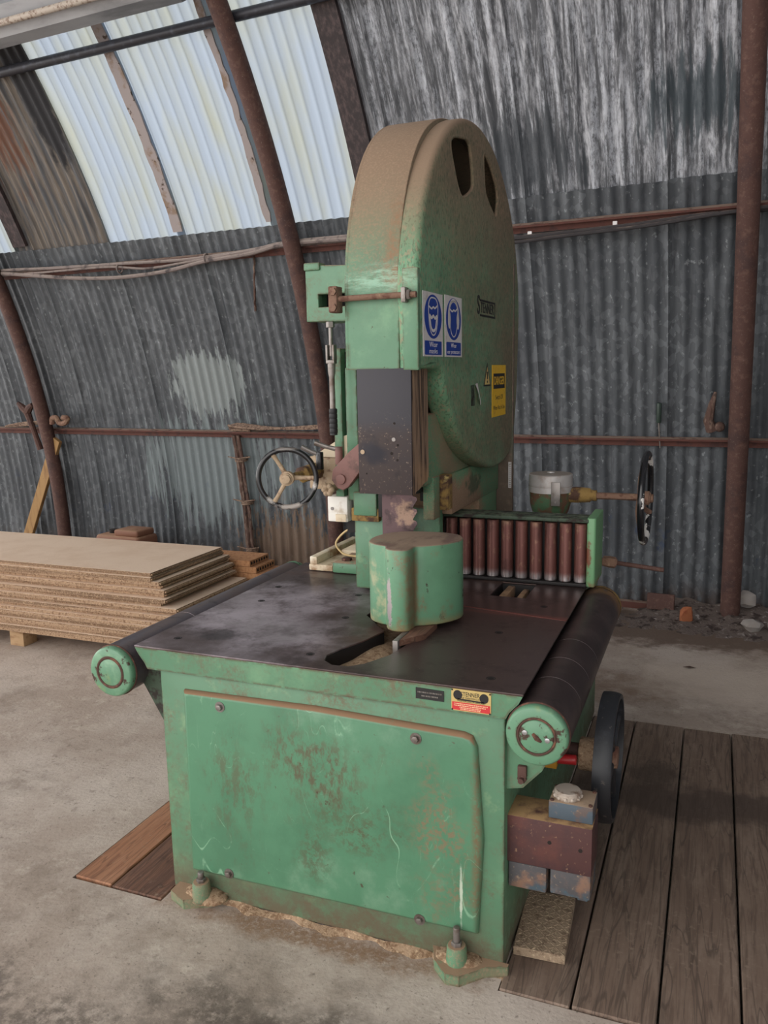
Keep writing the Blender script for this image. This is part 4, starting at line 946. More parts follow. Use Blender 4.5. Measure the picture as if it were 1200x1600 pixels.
# danger sign
bm = BM(); flat(bm, [(1.278, 1.316), (1.482, 1.318), (1.482, 1.514), (1.278, 1.514)], fs, 0.0016); dg_ = obj('danger_sign', bm, M['sign_yellow'], door)
bm = BM(); flat(bm, [(1.296, 1.424), (1.466, 1.424), (1.466, 1.482), (1.296, 1.482)], sgn(0.0016), 0.0004); obj('black_field', bm, M['sign_black'], dg_)
bm = text_bm('DANGER', 0.044, lambda u, v, ww: fs(1.381+u, 1.453+v, ww+0.002), 0.0003, 0.86, bold=0.0008); obj('lettering', bm, M['sign_yellow'], dg_)
bm = text_bm('Switch Off', 0.026, lambda u, v, ww: fs(1.381+u, 1.39+v, ww+0.0016), 0.0003, 1.0)
obj('lettering', bm, M['sign_black'], dg_); bm = BM()
merge(bm, text_bm('When Not In Use', 0.024, lambda u, v, ww: fs(1.381+u, 1.35+v, ww+0.0016), 0.0003, 0.98)); obj('lettering', bm, M['sign_black'], dg_)
# torn paper
bm = BM(); prev = None
for k in range(9):
    t = k/8; z = 1.448-0.075*t; y0 = 1.045+0.035*t*t; d = 0.004+0.012*math.sin(t*2.4)
    q = [bm.verts.new(fs(y0, z, d)), bm.verts.new(fs(y0+0.035, z+0.003, d*0.4)), bm.verts.new(fs(y0+0.035, z+0.003, d*0.4-0.0006)), bm.verts.new(fs(y0, z, d-0.0006))]
    if prev:
        for a in range(4): bm.faces.new((prev[a], prev[(a+1) % 4], q[(a+1) % 4], q[a]))
    else: bm.faces.new(q[::-1])
    prev = q
bm.faces.new(prev); obj('paper_scrap', bm, M['sign_white'], door)
bm = BM(); flat(bm, [(1.003, 1.372), (1.05, 1.372), (1.04, 1.446), (1.0, 1.444)], fs, 0.0004); obj('sticker_residue', bm, M['dark_green'], door)

# ---- left side: tension bracket, lever, slide, pressure handwheel
bm = plate_bm([[(-0.806, 1.66), (-0.60, 1.655), (-0.60, 1.826), (-0.806, 1.836)], [(-0.762, 1.704), (-0.66, 1.704), (-0.66, 1.744), (-0.762, 1.744)]], 0.03, 0.003, lambda u, v, ww: Vector((u, 0.65-ww, v)))
box(bm, (-0.806, 0.65, 1.662), (-0.77, 0.80, 1.832), 0.003); box(bm, (-0.77, 0.65, 1.80), (-0.61, 0.80, 1.83), 0.003); box(bm, (-0.77, 0.655, 1.662), (-0.61, 0.80, 1.69), 0.003)
br = obj('tension_bracket', bm, M['green_paint'], SAW)
bm = BM(); box(bm, (-0.808, 0.612, 1.818), (-0.752, 0.66, 1.842), 0.004); obj('bracket_lug', bm, M['green_paint'], br)
bm = BM(); box(bm, (-0.77, 0.70, 1.69), (-0.62, 0.705, 1.80)); obj('slot_shade_sheet', bm, M['dark_void'], br)  # near-black sheet painting the shade seen through the bracket slot
bm = BM(); cyl(bm, (-0.727, 0.63, 1.658), (-0.727, 0.63, 1.64), 0.014, n=6, bev=0.001); cyl(bm, (-0.727, 0.63, 1.64), (-0.727, 0.63, 1.55), 0.0065, n=12)
lv = obj('tension_lever', bm, M['grey_steel'], SAW)
bm = BM(); box(bm, (-0.742, 0.618, 1.535), (-0.735, 0.642, 1.586), 0.002); box(bm, (-0.719, 0.618, 1.535), (-0.712, 0.642, 1.586), 0.002); box(bm, (-0.742, 0.618, 1.525), (-0.712, 0.642, 1.538), 0.003)
lathe(bm, (-0.727, 0.63, 1.527), (0, 0, -1), [(0, 0), (0, 0.013), (0.03, 0.012), (0.045, 0.009), (0.16, 0.0095), (0.165, 0)], 16); obj('lever_arm', bm, M['grey_steel'], lv)
bm = BM(); prof = [(0, 0), (0, 0.012)]
for k in range(5): prof += [(0.004+k*0.016, 0.0135), (0.014+k*0.016, 0.0135), (0.016+k*0.016, 0.0122)]
prof += [(0.086, 0.0125), (0.088, 0)]
lathe(bm, (-0.726, 0.63, 1.382), (0, 0, -1), prof, 18); obj('grip', bm, M['rubber'], lv)
bm = BM(); box(bm, (-0.757, 0.70, 1.02), (-0.727, 0.78, 1.576), 0.002); box(bm, (-0.712, 0.70, 1.07), (-0.672, 0.78, 1.512), 0.002)
sl = obj('slide_column', bm, M['green_paint'], SAW)
bm = BM(); box(bm, (-0.735, 0.735, 0.95), (-0.62, 0.86, 1.565), 0.002); obj('slide_core', bm, M['black_grease'], sl)
bm = BM(); box(bm, (-0.70, 0.72, 0.76), (-0.585, 0.86, 1.02), 0.004); box(bm, (-0.69, 0.69, 1.02), (-0.605, 0.74, 1.10), 0.004); obj('column_foot', bm, M['green_paint'], SAW)
bm = BM(); box(bm, (-0.70, 0.695, 1.0), (-0.60, 0.73, 1.045), 0.003); obj('dusty_block', bm, M['ochre_rust'], SAW)
bm = BM(); box(bm, (-0.786, 0.69, 0.995), (-0.712, 0.76, 1.082), 0.004)
cr = obj('cream_housing', bm, M['white_paint'], SAW)
bm = BM(); cyl(bm, (-0.768, 0.6905, 1.04), (-0.768, 0.688, 1.04), 0.006, n=12); obj('screw', bm, M['grey_steel'], cr)
bm = BM(); box(bm, (-0.755, 0.686, 0.996), (-0.716, 0.69, 1.022), 0.001); obj('brown_patch', bm, M['cream_paint'], cr)
bm = BM(); box(bm, (-0.885, 0.92, 0.752), (-0.60, 1.10, 0.792), 0.004); bpl = obj('column_base', bm, M['green_paint'], SAW)
bm = BM(); cyl(bm, (-0.845, 0.965, 0.792), (-0.845, 0.965, 0.802), 0.02, n=6, bev=0.001); obj('bolt', bm, M['rust_ring'], bpl)
bm = BM(); box(bm, (-0.99, 0.93, 0.752), (-0.89, 1.33, 0.776), 0.004); box(bm, (-0.985, 0.93, 0.776), (-0.955, 1.33, 0.806), 0.003); box(bm, (-0.93, 1.10, 0.776), (-0.72, 1.33, 0.80), 0.004)
obj('cream_tray', bm, M['cream_paint'], SAW)
bm = BM(); tube(bm, spline([(-0.75, 1.02, 0.935), (-0.80, 1.0, 0.922), (-0.863, 1.0, 0.897), (-0.905, 1.0, 0.850), (-0.885, 1.0, 0.815), (-0.852, 1.0, 0.803), (-0.80, 1.0, 0.802)], 8), 0.004, 8); obj('wire_loop', bm, M['yellow_wire'], SAW)

def handwheel(name, c, ax, R, rr_, spin, rim_m, spoke_m, hub_r, dish=0.012, nsp=3):
    d, u, v = frame(ax); c = Vector(c)
    bm = BM(); lathe(bm, c - d*0.018, d, [(0, 0), (0, hub_r*0.75), (0.004, hub_r*0.8), (0.006, hub_r), (0.03, hub_r), (0.036, hub_r*0.8), (0.036, 0)], 24)
    cyl(bm, c - d*0.018, c - d*0.027, hub_r*0.62, n=16, bev=0.002)
    h = obj(name, bm, spoke_m, SAW)
    bm = BM(); torus(bm, c, d, R, rr_, 64, 14)
    if R < 0.12:
        for k in range(28):
            a = math.radians(215+k*5); p = c + (u*math.cos(a)+v*math.sin(a))*R
            if k % 2 == 0: bmesh.ops.create_uvsphere(bm, u_segments=10, v_segments=6, radius=rr_*1.02, matrix=Matrix.Translation(p))
    obj('rim', bm, rim_m, h)
    for k in range(nsp):
        a = spin + 2*PI*k/nsp; e = u*math.cos(a)+v*math.sin(a)
        bm = BM(); tube(bm, [c + e*hub_r*0.7 + d*dish, c + e*R*0.45 + d*dish, c + e*R*0.75 + d*dish*0.6, c + e*(R-rr_*0.5)], [rr_*0.95, rr_*0.8, rr_*0.75, rr_*1.0], 10)
        obj('spoke', bm, spoke_m, h)
    return h
hw = handwheel('pressure_handwheel', (-0.834, 0.50, 1.166), (-0.32, 1, 0), 0.0935, 0.0088, 0.0, M['worn_enamel'], M['tan_casting'], 0.023)
bm = BM(); tube(bm, [(-0.836, 0.51, 1.165), (-0.836, 0.60, 1.165), (-0.836, 0.61, 1.165), (-0.834, 0.70, 1.165), (-0.832, 0.73, 1.165)], [0.012, 0.013, 0.026, 0.028, 0.024], 16, 0.12)
obj('worm_shaft', bm, M['ochre_rust'], SAW)
bm = BM(); box(bm, (-0.866, 0.715, 1.10), (-0.745, 0.80, 1.215), 0.008); obj('worm_gearbox', bm, M['tan_casting'], SAW)
bm = BM(); prism(bm, [(-0.845, 1.215), (-0.73, 1.285), (-0.60, 1.33), (-0.60, 1.21)], lambda a, b: Vector((a, 0.71, b)), lambda a, b: Vector((a, 0.725, b))); obj('cream_plate', bm, M['cream_paint'], SAW)
bm = BM()
arm = [(-0.705, 1.125), (-0.725, 1.15), (-0.72, 1.185), (-0.66, 1.245), (-0.622, 1.275), (-0.56, 1.29), (-0.56, 1.20), (-0.62, 1.185), (-0.665, 1.13), (-0.685, 1.118)]
bm = plate_bm([arm], 0.03, 0.003, lambda u, v, ww: Vector((u, 0.63-ww, v)))
ra = obj('pressure_arm', bm, M['red_brown_paint'], SAW)
bm = BM(); cyl(bm, (-0.69, 0.60, 1.155), (-0.69, 0.592, 1.155), 0.017, n=20, bev=0.002); obj('pivot_bolt', bm, M['red_brown_paint'], ra)
bm = BM(); cyl(bm, (-0.69, 0.628, 1.155), (-0.69, 0.74, 1.155), 0.015, n=16); obj('pivot_shaft', bm, M['tan_casting'], ra)
for base_, tip, up_ in (((-0.795, 0.66, 1.222), (-0.852, 0.64, 1.254), 0.02), ((-0.705, 0.62, 1.245), (-0.782, 0.60, 1.272), 0.02)):
    b_, t_ = Vector(base_), Vector(tip)
    bm = BM(); cyl(bm, b_ - Vector((0, 0, 0.045)), b_ + Vector((0, 0, 0.014)), 0.013, n=14, bev=0.003)
    cl = obj('clamp_lever', bm, M['black_enamel' if base_[0] < -0.75 else 'red_brown_paint'], SAW)
    bm = BM(); tube(bm, [b_+Vector((0, 0, 0.004)), b_.lerp(t_, 0.5), t_], [0.008, 0.007, 0.009], 10); obj('lever_arm', bm, M['grey_steel'], cl)
bm = BM()
kc = Vector((-0.758, 0.64, 1.112)); cyl(bm, kc, kc+Vector((0, 0.09, 0)), 0.012, n=12)
for k in range(6):
    a = 2*PI*k/6; bmesh.ops.create_icosphere(bm, subdivisions=2, radius=0.011, matrix=Matrix.Translation(kc + Vector((math.cos(a)*0.013, 0, math.sin(a)*0.013))))
obj('star_knob', bm, M['tan_casting'], SAW)

# ---- roller fence
bm = BM(); box(bm, (-0.56, 1.035, 0.757), (0.05, 1.09, 0.98), 0.003); fence = obj('roller_fence', bm, M['black_grease'], SAW)
bm = BM(); box(bm, (-0.56, 0.985, 0.977), (0.05, 1.09, 0.990), 0.003); obj('top_rail', bm, M['dark_green'], fence)
bm = BM(); box(bm, (-0.56, 0.985, 0.752), (0.045, 1.06, 0.764), 0.002); obj('bottom_rail', bm, M['black_grease'], fence)
bm = plate_bm([rrect(0.044, 0.987, 0.074, 1.19, 0.009)], 0.240, 0.003, lambda u, v, ww: Vector((u, v, 0.754+ww))); obj('end_plate', bm, M['fence_green'], fence)
rbm = BM(); lathe(rbm, (0.022, 1.008, 0.765), (0, 0, 1), [(0, 0), (0, 0.019), (0.003, 0.0215), (0.204, 0.0215), (0.207, 0.019), (0.207, 0)], 24)
r0 = obj('roller', rbm, M['fence_roller_rust'], fence)
for i in range(1, 11):
    c = r0.copy(); COL.objects.link(c); c.location = r0.location - Vector((0.0515*i, 0, 0)); WORLD[c] = WORLD[r0]
# fence setting gauge and wheel behind the fence
GX, GY = -0.147, 1.35
bm = BM(); lathe(bm, (GX, GY, 0.684), (0, 0, 1), [(0, 0), (0, 0.06), (0.25, 0.06), (0.27, 0.07), (0.30, 0.078), (0.345, 0.080), (0.345, 0)], 40); ga = obj('setting_gauge', bm, M['gauge_green'], SAW)
bm = BM(); lathe(bm, (GX, GY, 1.029), (0, 0, 1), [(0, 0), (0, 0.083), (0.022, 0.083), (0.023, 0.0815), (0.026, 0.0815), (0.027, 0.083), (0.066, 0.083), (0.069, 0.080), (0.071, 0.05), (0.073, 0)], 56)
lathe(bm, (GX, GY, 1.10), (0, 0, 1), [(0, 0), (0, 0.016), (0.006, 0.014), (0.006, 0)], 20); obj('dial', bm, M['aluminium'], ga)
bm = BM(); box(bm, (GX+0.018, GY-0.088, 0.985), (GX+0.052, GY-0.082, 1.075), 0.001); cyl(bm, (GX+0.035, GY-0.088, 1.0), (GX+0.035, GY-0.091, 1.0), 0.004, n=10); cyl(bm, (GX+0.035, GY-0.088, 1.018), (GX+0.035, GY-0.091, 1.018), 0.004, n=10); obj('pointer', bm, M['grey_steel'], ga)
bm = BM(); tube(bm, [(GX+0.06, GY, 1.015), (GX+0.10, GY, 1.018), (GX+0.15, GY, 1.018), (GX+0.155, GY, 1.018), (GX+0.175, GY, 1.018)], [0.028, 0.03, 0.026, 0.021, 0.02], 16, 0.06); obj('bearing_sleeve', bm, M['ochre_rust'], ga)
bm = BM(); tube(bm, [(GX+0.17, GY, 1.018), (0.1, GY, 1.018), (0.185, GY, 1.018)], 0.0135, 12, 0.1); obj('shaft', bm, M['rusty_rod'], ga)
fh = handwheel('fence_handwheel', (0.206, 1.35, 1.016), (-1, 0.03, 0), 0.165, 0.012, 0.5, M['black_enamel'], M['rusty_rod'], 0.026, dish=0.02)
bm = BM(); tube(bm, [(0.075, 1.2, 0.80), (0.10, 1.2, 0.798), (0.118, 1.2, 0.797), (0.125, 1.2, 0.796)], [0.018, 0.021, 0.02, 0.012], 14, 0.12)
cyl(bm, (0.0, 1.2, 0.803), (0.08, 1.2, 0.80), 0.012)
lr = obj('lock_lever', bm, M['rusty_rod'], SAW)
bm = BM(); cyl(bm, (0.12, 1.2, 0.797), (0.288, 1.19, 0.784), 0.0085, n=12, bev=0.002); obj('lever_arm', bm, M['rusty_steel'], lr)
bm = BM(); box(bm, (-0.5, 1.15, 0.684), (0.0, 1.30, 0.90), 0.004); obj('fence_carriage', bm, M['dark_green'], SAW)

# ---- right side: big wheel, boxes
WC = Vector((0.208, 0.36, 0.45))
bm = BM(); lathe(bm, WC - Vector((0.028, 0, 0)), (1, 0, 0), [(0, 0.173), (0.02, 0.175), (0.04, 0.173), (0.047, 0.169), (0.047, 0.158), (0.025, 0.156), (0, 0.161)], 72, closed=True)
bw = obj('drive_wheel', bm, M['black_rim'], SAW, smooth=30)
bm = BM(); cyl(bm, WC - Vector((0.035, 0, 0)), WC + Vector((0.02, 0, 0)), 0.03, n=24, bev=0.003); obj('hub', bm, M['rusty_rod'], bw)
for k in range(4):
    a = 0.4+PI/2*k; e = Vector((0, math.cos(a), math.sin(a)))
    bm = BM(); tube(bm, [WC + e*0.025, WC + e*0.09, WC + e*0.160], [0.013, 0.011, 0.012], 10); obj('spoke', bm, M['black_rim'], bw)
bm = BM(); cyl(bm, (0.0, 0.36, 0.448), (0.175, 0.36, 0.448), 0.026, n=20); ds_ = obj('wheel_shaft', bm, M['rusty_steel'], SAW)
bm = BM(); cyl(bm, (0.125, 0.36, 0.448), (0.168, 0.36, 0.448), 0.045, n=24, bev=0.004); obj('collar', bm, M['sawdust'], ds_)
bm = BM(); box(bm, (-0.002, 0.285, 0.425), (0.075, 0.32, 0.465), 0.003); eb = obj('stop_button_box', bm, M['yellow_plastic'], SAW)
bm = BM(); cyl(bm, (0.075, 0.302, 0.449), (0.125, 0.302, 0.453), 0.0135, n=20, bev=0.002); obj('red_button', bm, M['red_plastic'], eb)
bm = BM(); box(bm, (-0.002, 0.03, 0.292), (0.205, 0.135, 0.417), 0.003); jb = obj('junction_box', bm, M['red_rust_box'], SAW)
for x, z in ((0.104, 0.363), (0.178, 0.357)):
    bm = BM(); cyl(bm, (x, 0.0302, z), (x, 0.0290, z), 0.005, n=12); obj('screw', bm, M['hole_dark'], jb)
bm = BM(); box(bm, (0.002, 0.034, 0.222), (0.097, 0.13, 0.29), 0.004); t1 = obj('terminal_block', bm, M['dull_blue'], SAW)
bm = BM(); box(bm, (0.106, 0.034, 0.226), (0.203, 0.13, 0.291), 0.004); box(bm, (0.17, 0.05, 0.212), (0.195, 0.09, 0.228), 0.002); obj('terminal_block', bm, M['dull_blue'], SAW)
bm = BM(); box(bm, (0.097, 0.048, 0.418), (0.203, 0.132, 0.462), 0.003); sb = obj('switch_box', bm, M['chipped_blue'], SAW)
bm = BM(); lathe(bm, (0.137, 0.085, 0.462), (0, 0, 1), [(0, 0), (0, 0.031), (0.006, 0.034), (0.016, 0.033), (0.02, 0.029), (0.021, 0)], 36)
for k in range(12):
    a = 2*PI*k/12; bmesh.ops.create_icosphere(bm, subdivisions=1, radius=0.007, matrix=Matrix.Translation((0.137+0.031*math.cos(a), 0.085+0.031*math.sin(a), 0.469)))
obj('switch_knob', bm, M['pale_cap'], sb)
for x, y in ((0.104, 0.055), (0.196, 0.055), (0.196, 0.125), (0.104, 0.125)):
    bm = BM(); cyl(bm, (x, y, 0.461), (x, y, 0.466), 0.005, n=8, bev=0.001); obj('screw', bm, M['rust_ring'], sb)

# ------------------------------------------------------------------ tread plate on the floor
bm = BM(); mt = Matrix.Translation((0.068, 0.195, 0.03)) @ Matrix.Rotation(0.05, 4, 'Z')
box(bm, (-0.066, -0.125, -0.024), (0.066, 0.125, 0.0), 0.002, 1, mt)
for i in range(9):
    for j in range(16):
        cx_, cy_ = -0.058+i*0.0145, -0.117+j*0.0155
        a = 0.75 if (i+j) % 2 else -0.75
        box(bm, (-0.0065, -0.0014, -0.001), (0.0065, 0.0014, 0.0014), 0.0006, 1, mt @ Matrix.Translation((cx_, cy_, 0)) @ Matrix.Rotation(a, 4, 'Z'))
tag(obj('tread_plate', bm, M['dusty_tread']), 'sawdust covered metal tread plate on the floor under the rusty switch box', 'plate')

# ------------------------------------------------------------------ stack of chipboard sheets
XS, YF, YB = -2.18, 1.505, 2.16
n_s = 19; th_s = 0.0215; z = 0.105
ordn = ['topmost', 'second', 'third', 'fourth', 'fifth', 'sixth', 'seventh', 'eighth', 'ninth', 'tenth', 'eleventh', 'twelfth', 'thirteenth', 'fourteenth', 'fifteenth', 'sixteenth', 'seventeenth', 'eighteenth', 'bottom']
shift = [0.0, 0.006, 0.048, 0.040, 0.075, 0.062, 0.090, 0.05, 0.155, 0.145, 0.135, 0.15, 0.125, 0.14, 0.13, 0.135, 0.12, 0.13, 0.125]
yf_ = [0.0, -0.012, 0.004, 0.024, 0.006, 0.022, -0.010, 0.008, -0.014, 0.016, -0.006, 0.012, 0.0, -0.010, 0.008, -0.006, 0.006, -0.008, 0.003]
for k in range(n_s-1, -1, -1):
    bm = BM(); xr = XS + shift[k]; dy = yf_[k] + random.uniform(-0.006, 0.006)
    bx0, y0, y1 = -4.7 + random.uniform(-0.01, 0.01), YF + dy, YB + random.uniform(-0.004, 0.004)
    h = th_s - 0.0014
    # tongued end: half-height step along the right end
    box(bm, (bx0, y0, z), (xr-0.010, y1, z+h), 0.0008, 1)
    s = obj('chipboard_sheet', bm, M['chip_face'])
    me = s.data; me.materials.append(M['chip_edge'])
    for p in me.polygons:
        if abs(p.normal.z) < 0.5: p.material_index = 1
    bm = BM(); box(bm, (xr-0.010, y0+0.004, z+0.006), (xr, y1-0.004, z+0.015), 0.0008, 1); obj('tongue', bm, M['chip_edge'], s)
    lbl = 'tan chipboard sheet, %s of the stack on timber bearers' % ('topmost' if k == 0 else 'bottom one' if k == n_s-1 else ordn[k] + ' from the top')
    tag(s, lbl, 'chipboard', 'chipboard sheets in the stack')
    z += th_s
for i, (y0, y1) in enumerate(((1.56, 1.66), (1.79, 1.87), (2.03, 2.13))):
    for j, x0 in enumerate((-3.24, -2.42, -4.2)):
        bm = BM(); box(bm, (x0, y0, 0.0), (x0+0.10, y1, 0.105), 0.003)
        tag(obj('timber_bearer', bm, M['pale_timber']), 'rough timber block under the %s of the chipboard stack, %s' % (('middle', 'right end', 'left end')[j], ('at the front', 'half way back', 'at the back')[i]), 'timber block', 'blocks under the chipboard stack')
# hollow core boards behind the stack
zz = 0.0; hb = 0.036; nb = 12
for k in range(nb):
    xr = -2.0 + [0.0, 0.012, 0.03][k % 3]*1.0
    if k == nb-1: xr = -2.03
    elif k == nb-2: xr = -1.99
    elif k == nb-3: xr = -1.955
    y0, y1 = 2.20, 2.42 + random.uniform(-0.005, 0.005)
    bm = BM(); box(bm, (-3.4, y0, zz), (xr, y1, zz+hb-0.002), 0.001, 1)
    b = obj('hollow_core_board', bm, M['core_board'])
    bm = BM()
    for q in range(7): box(bm, (xr-0.012, y0+0.012+q*0.029, zz+0.009), (xr+0.0008, y0+0.028+q*0.029, zz+0.025))
    obj('core_holes', bm, M['hole_dark'], b)
    r_ = nb-1-k
    tag(b, 'orange brown hollow core board, %s of the low pile behind the chipboard' % ('topmost' if r_ == 0 else ordn[r_] + ' from the top' if r_ < 18 else 'bottom'), 'board', 'hollow core boards behind the chipboard')
    zz += hb

# jerrycan behind the stack
p = hut(-3.98, 0, 0.42); a_ = AW
mt = Matrix.Translation((p.x, p.y, 0)) @ Matrix.Rotation(AW, 4, 'Z')
bm = BM(); box(bm, (-0.22, -0.12, 0), (0.22, 0.12, 0.29), 0.035, 3, mt)
jc = obj('jerrycan', bm, M['brown_plastic']); tag(jc, 'dusty brown plastic jerrycan behind the chipboard stack at the wall', 'jerrycan')
bm = BM(); box(bm, (-0.04, -0.10, 0.28), (0.20, 0.10, 0.335), 0.02, 3, mt); obj('shoulder', bm, M['brown_plastic'], jc)
bm = BM(); lathe(bm, mt @ Vector((-0.12, 0, 0.285)), (0, 0, 1), [(0, 0), (0, 0.04), (0.03, 0.04), (0.033, 0)], 20); obj('cap', bm, M['hole_dark'], jc)

# leaning timber prop, spanner, shackle, strips and ropes on the wall
def bar_between(bm, a, b, w_, t_):
    a, b = Vector(a), Vector(b); d = (b-a); L_ = d.length; d.normalize()
    nrm = Vector((math.sin(AW), -math.cos(AW), 0)); sd_ = d.cross(nrm).normalized(); nn = sd_.cross(d)
    m4 = Matrix((sd_, nn, d)).transposed().to_4x4(); m4.translation = a
    box(bm, (-w_/2, -t_/2, 0), (w_/2, t_/2, L_), 0.003, 1, m4)
bm = BM(); pb = hut(-5.45, 0, 0.12); pb.z = 0.0; bar_between(bm, pb + Vector((0, 0, 0.012)), hut(-4.87, 9.9, 0.14) + Vector((0, 0.03, 0)), 0.095, 0.035)
tag(obj('timber_prop', bm, M['new_timber']), 'sawn timber plank leaning against the rusty rib behind the chipboard', 'plank')
bm = BM()
d0, d1 = hut(-5.15, 12.1, 0.10), hut(-5.10, 8.9, 0.10)
tube(bm, [d0, d0.lerp(d1, 0.5), d1], [0.03, 0.022, 0.026], 8)
for s_, t_ in ((-5.23, 12.9), (-5.07, 12.75)): tube(bm, [d0, hut((s_-5.15)/2, 12.5, 0.10), hut(s_, t_, 0.10)], [0.03, 0.03, 0.016], 8)
tag(obj('spanner', bm, M['rusty_steel']), 'big rusty open ended spanner hung on the purlin beside the left rib', 'spanner')
bm = BM(); ctr = hut(-4.75, 11.3, 0.12)
sp_ = [hut(-4.86, 11.2, 0.13), hut(-4.85, 11.65, 0.13), hut(-4.80, 11.7, 0.13), hut(-4.78, 11.3, 0.13), hut(-4.74, 11.25, 0.13), hut(-4.70, 11.4, 0.13), hut(-4.68, 11.7, 0.13), hut(-4.73, 11.72, 0.13)]
tube(bm, spline(sp_, 5), 0.022, 8, 0.1)
tag(obj('shackle', bm, M['rusty_rod']), 'rusty shackle resting on the purlin right of the left rib', 'shackle')
bm = BM()
for k in range(4):
    tube(bm, spline([hut(-5.5+0.03*k, 10.75+0.06*k, 0.06+0.01*k), hut(-5.25, 10.9+0.08*k, 0.08), hut(-5.02, 11.1+0.07*k, 0.07+0.01*k)], 6), 0.008, 6, 0.2)
tag(obj('wire_bundle', bm, M['old_rope']), 'bundle of old wire lying on the purlin left of the left rib', 'wire')
bm = BM()
for k in range(5):
    o_ = 0.012*k
    tube(bm, spline([hut(-2.95, 10.72+0.03*k, 0.065), hut(-3.09, 10.75+0.05*k, 0.072), hut(-3.12, 10.95+0.05*k, 0.075+o_*.3), hut(-3.05, 11.22-0.02*k, 0.07+o_), hut(-2.85, 11.05-0.03*k, 0.075+o_*.5), hut(-2.6, 10.92+0.02*k, 0.08), hut(-2.33, 11.0+0.05*k, 0.075)], 7), 0.009, 7, 0.2)
tag(obj('rope', bm, M['old_rope']), 'dusty looped rope lying along the middle purlin', 'rope')
bm = BM()
for k in range(4):
    tube(bm, [hut(-3.13+0.018*k+0.0015*i+random.uniform(-.003, .003), 10.3-0.52*i, 0.045+0.008*(k % 2)) for i in range(19)], 0.011, 6, 0.25)
vs = obj('conduit_bundle', bm, M['old_strip']); tag(vs, 'dark bundle of old conduits running down the wall from the rope', 'conduit')
for t_ in (8.6, 5.3, 1.6):
    bm = BM()
    for k in range(3): torus(bm, hut(-3.10+(10.3-t_)*0.003, t_-0.12*k, 0.03), hut(0, t_+1)-hut(0, t_), 0.045, 0.006, 16, 6)
    tube(bm, [hut(-3.2, t_+.05, 0.05), hut(-3.1, t_, 0.075), hut(-3.0, t_+.08, 0.05)], 0.005, 6, 0.2)
    obj('tie', bm, M['old_rope'], vs)
def cable(pts, r, m, label, dr=0.085, grp=None):
    bm = BM(); tube(bm, spline([hut(s, t, dr) for s, t in pts], 8), r, 8, 0.06); return tag(obj('cable', bm, m), label, 'cable', grp)
cable([(-6.5, 23.9), (-5.6, 23.6), (-5.01, 23.54), (-4.34, 23.31), (-3.73, 23.18), (-3.16, 23.05), (-2.63, 23.25), (-2.35, 23.52), (-1.95, 23.55), (-1.6, 23.5)], 0.011, M['cable_grey'], 'grey cable along the top purlin, the upper one left of the saw')
cable([(-6.5, 23.8), (-5.4, 23.6), (-5.01, 23.42), (-4.62, 22.99), (-4.19, 22.50), (-3.77, 22.28), (-3.35, 22.42), (-3.0, 22.85), (-2.63, 23.08), (-2.35, 23.44), (-1.9, 23.42), (-1.5, 23.3)], 0.014, M['cable_grey'], 'grey cable sagging below the top purlin left of the saw', 0.10)
cable([(-5.2, 23.2), (-4.5, 23.1), (-3.85, 23.06), (-3.51, 22.72), (-3.17, 22.88), (-2.7, 23.2), (-2.4, 23.3)], 0.008, M['cable_grey'], 'thin grey cable crossing between two thicker ones left of the saw', 0.095)
cable([(-1.2, 22.62), (-0.89, 22.55), (-0.52, 22.61), (-0.17, 22.7), (0.09, 22.85), (0.35, 22.88), (0.9, 22.9), (1.6, 22.6)], 0.013, M['cable_dark'], 'dark cable below the top purlin right of the saw', 0.085)
cable([(-1.2, 22.42), (-0.89, 22.36), (-0.52, 22.5), (-0.17, 22.62), (0.09, 22.8), (0.35, 22.98), (0.9, 23.2), (1.6, 23.1)], 0.010, M['cable_dark'], 'lower dark cable under the top purlin right of the saw', 0.105)
bm = BM(); tube(bm, [hut(-2.64+random.uniform(-.004, .004)-0.10*i/14, 22.75-3.6*i/14, 0.03) for i in range(15)], 0.007, 6, 0.35)
tag(obj('cord', bm, M['old_strip']), 'short frayed cord hanging from the top purlin', 'cord')
# clips on the cables
for s_, t_, lb in ((-3.75, 22.85, 'left'), (-2.98, 23.0, 'right')):
    bm = BM(); torus(bm, hut(s_, t_, 0.085), hut(s_+1, t_)-hut(s_, t_), 0.03, 0.006, 16, 6); tag(obj('cable_tie', bm, M['cable_grey']), 'tie holding the sagging cables, the %s one' % lb, 'cable tie')
for s_, t_, lb in ((-0.29, 22.75, 'right'), (-0.76, 22.62, 'left')):
    bm = BM(); box(bm, (-0.012, -0.006, -0.02), (0.012, 0.006, 0.02), 0.002, 1, Matrix.Translation(hut(s_, t_, 0.075))); tag(obj('cable_clip', bm, M['sign_white']), 'white cable clip right of the saw, the %s of two' % lb, 'clip')
# screwdriver and hook on the mid purlin
bm = BM(); a, b = hut(-0.07, 12.65, 0.03), hut(-0.07, 11.5, 0.04); cyl(bm, a, b, 0.014, n=8, bev=0.004)
sd_ = obj('screwdriver', bm, M['green_handle']); tag(sd_, 'dark green handled screwdriver stuck behind the purlin right of the saw', 'screwdriver')
bm = BM(); cyl(bm, b, hut(-0.06, 10.0, 0.045), 0.004, n=8); obj('shaft', bm, M['grey_steel'], sd_)
bm = BM(); tube(bm, [hut(0.235, 13.3, 0.04), hut(0.22, 12.6, 0.05), hut(0.205, 11.7, 0.055), hut(0.225, 11.1, 0.05)], [0.008, 0.02, 0.03, 0.034], 8, 0.15)
bmesh.ops.create_icosphere(bm, subdivisions=2, radius=0.03, matrix=Matrix.Translation(hut(0.265, 11.35, 0.06)))
tag(obj('hook_clamp', bm, M['old_strip']), 'rusty pointed clamp standing on the purlin beside the right rib', 'clamp')

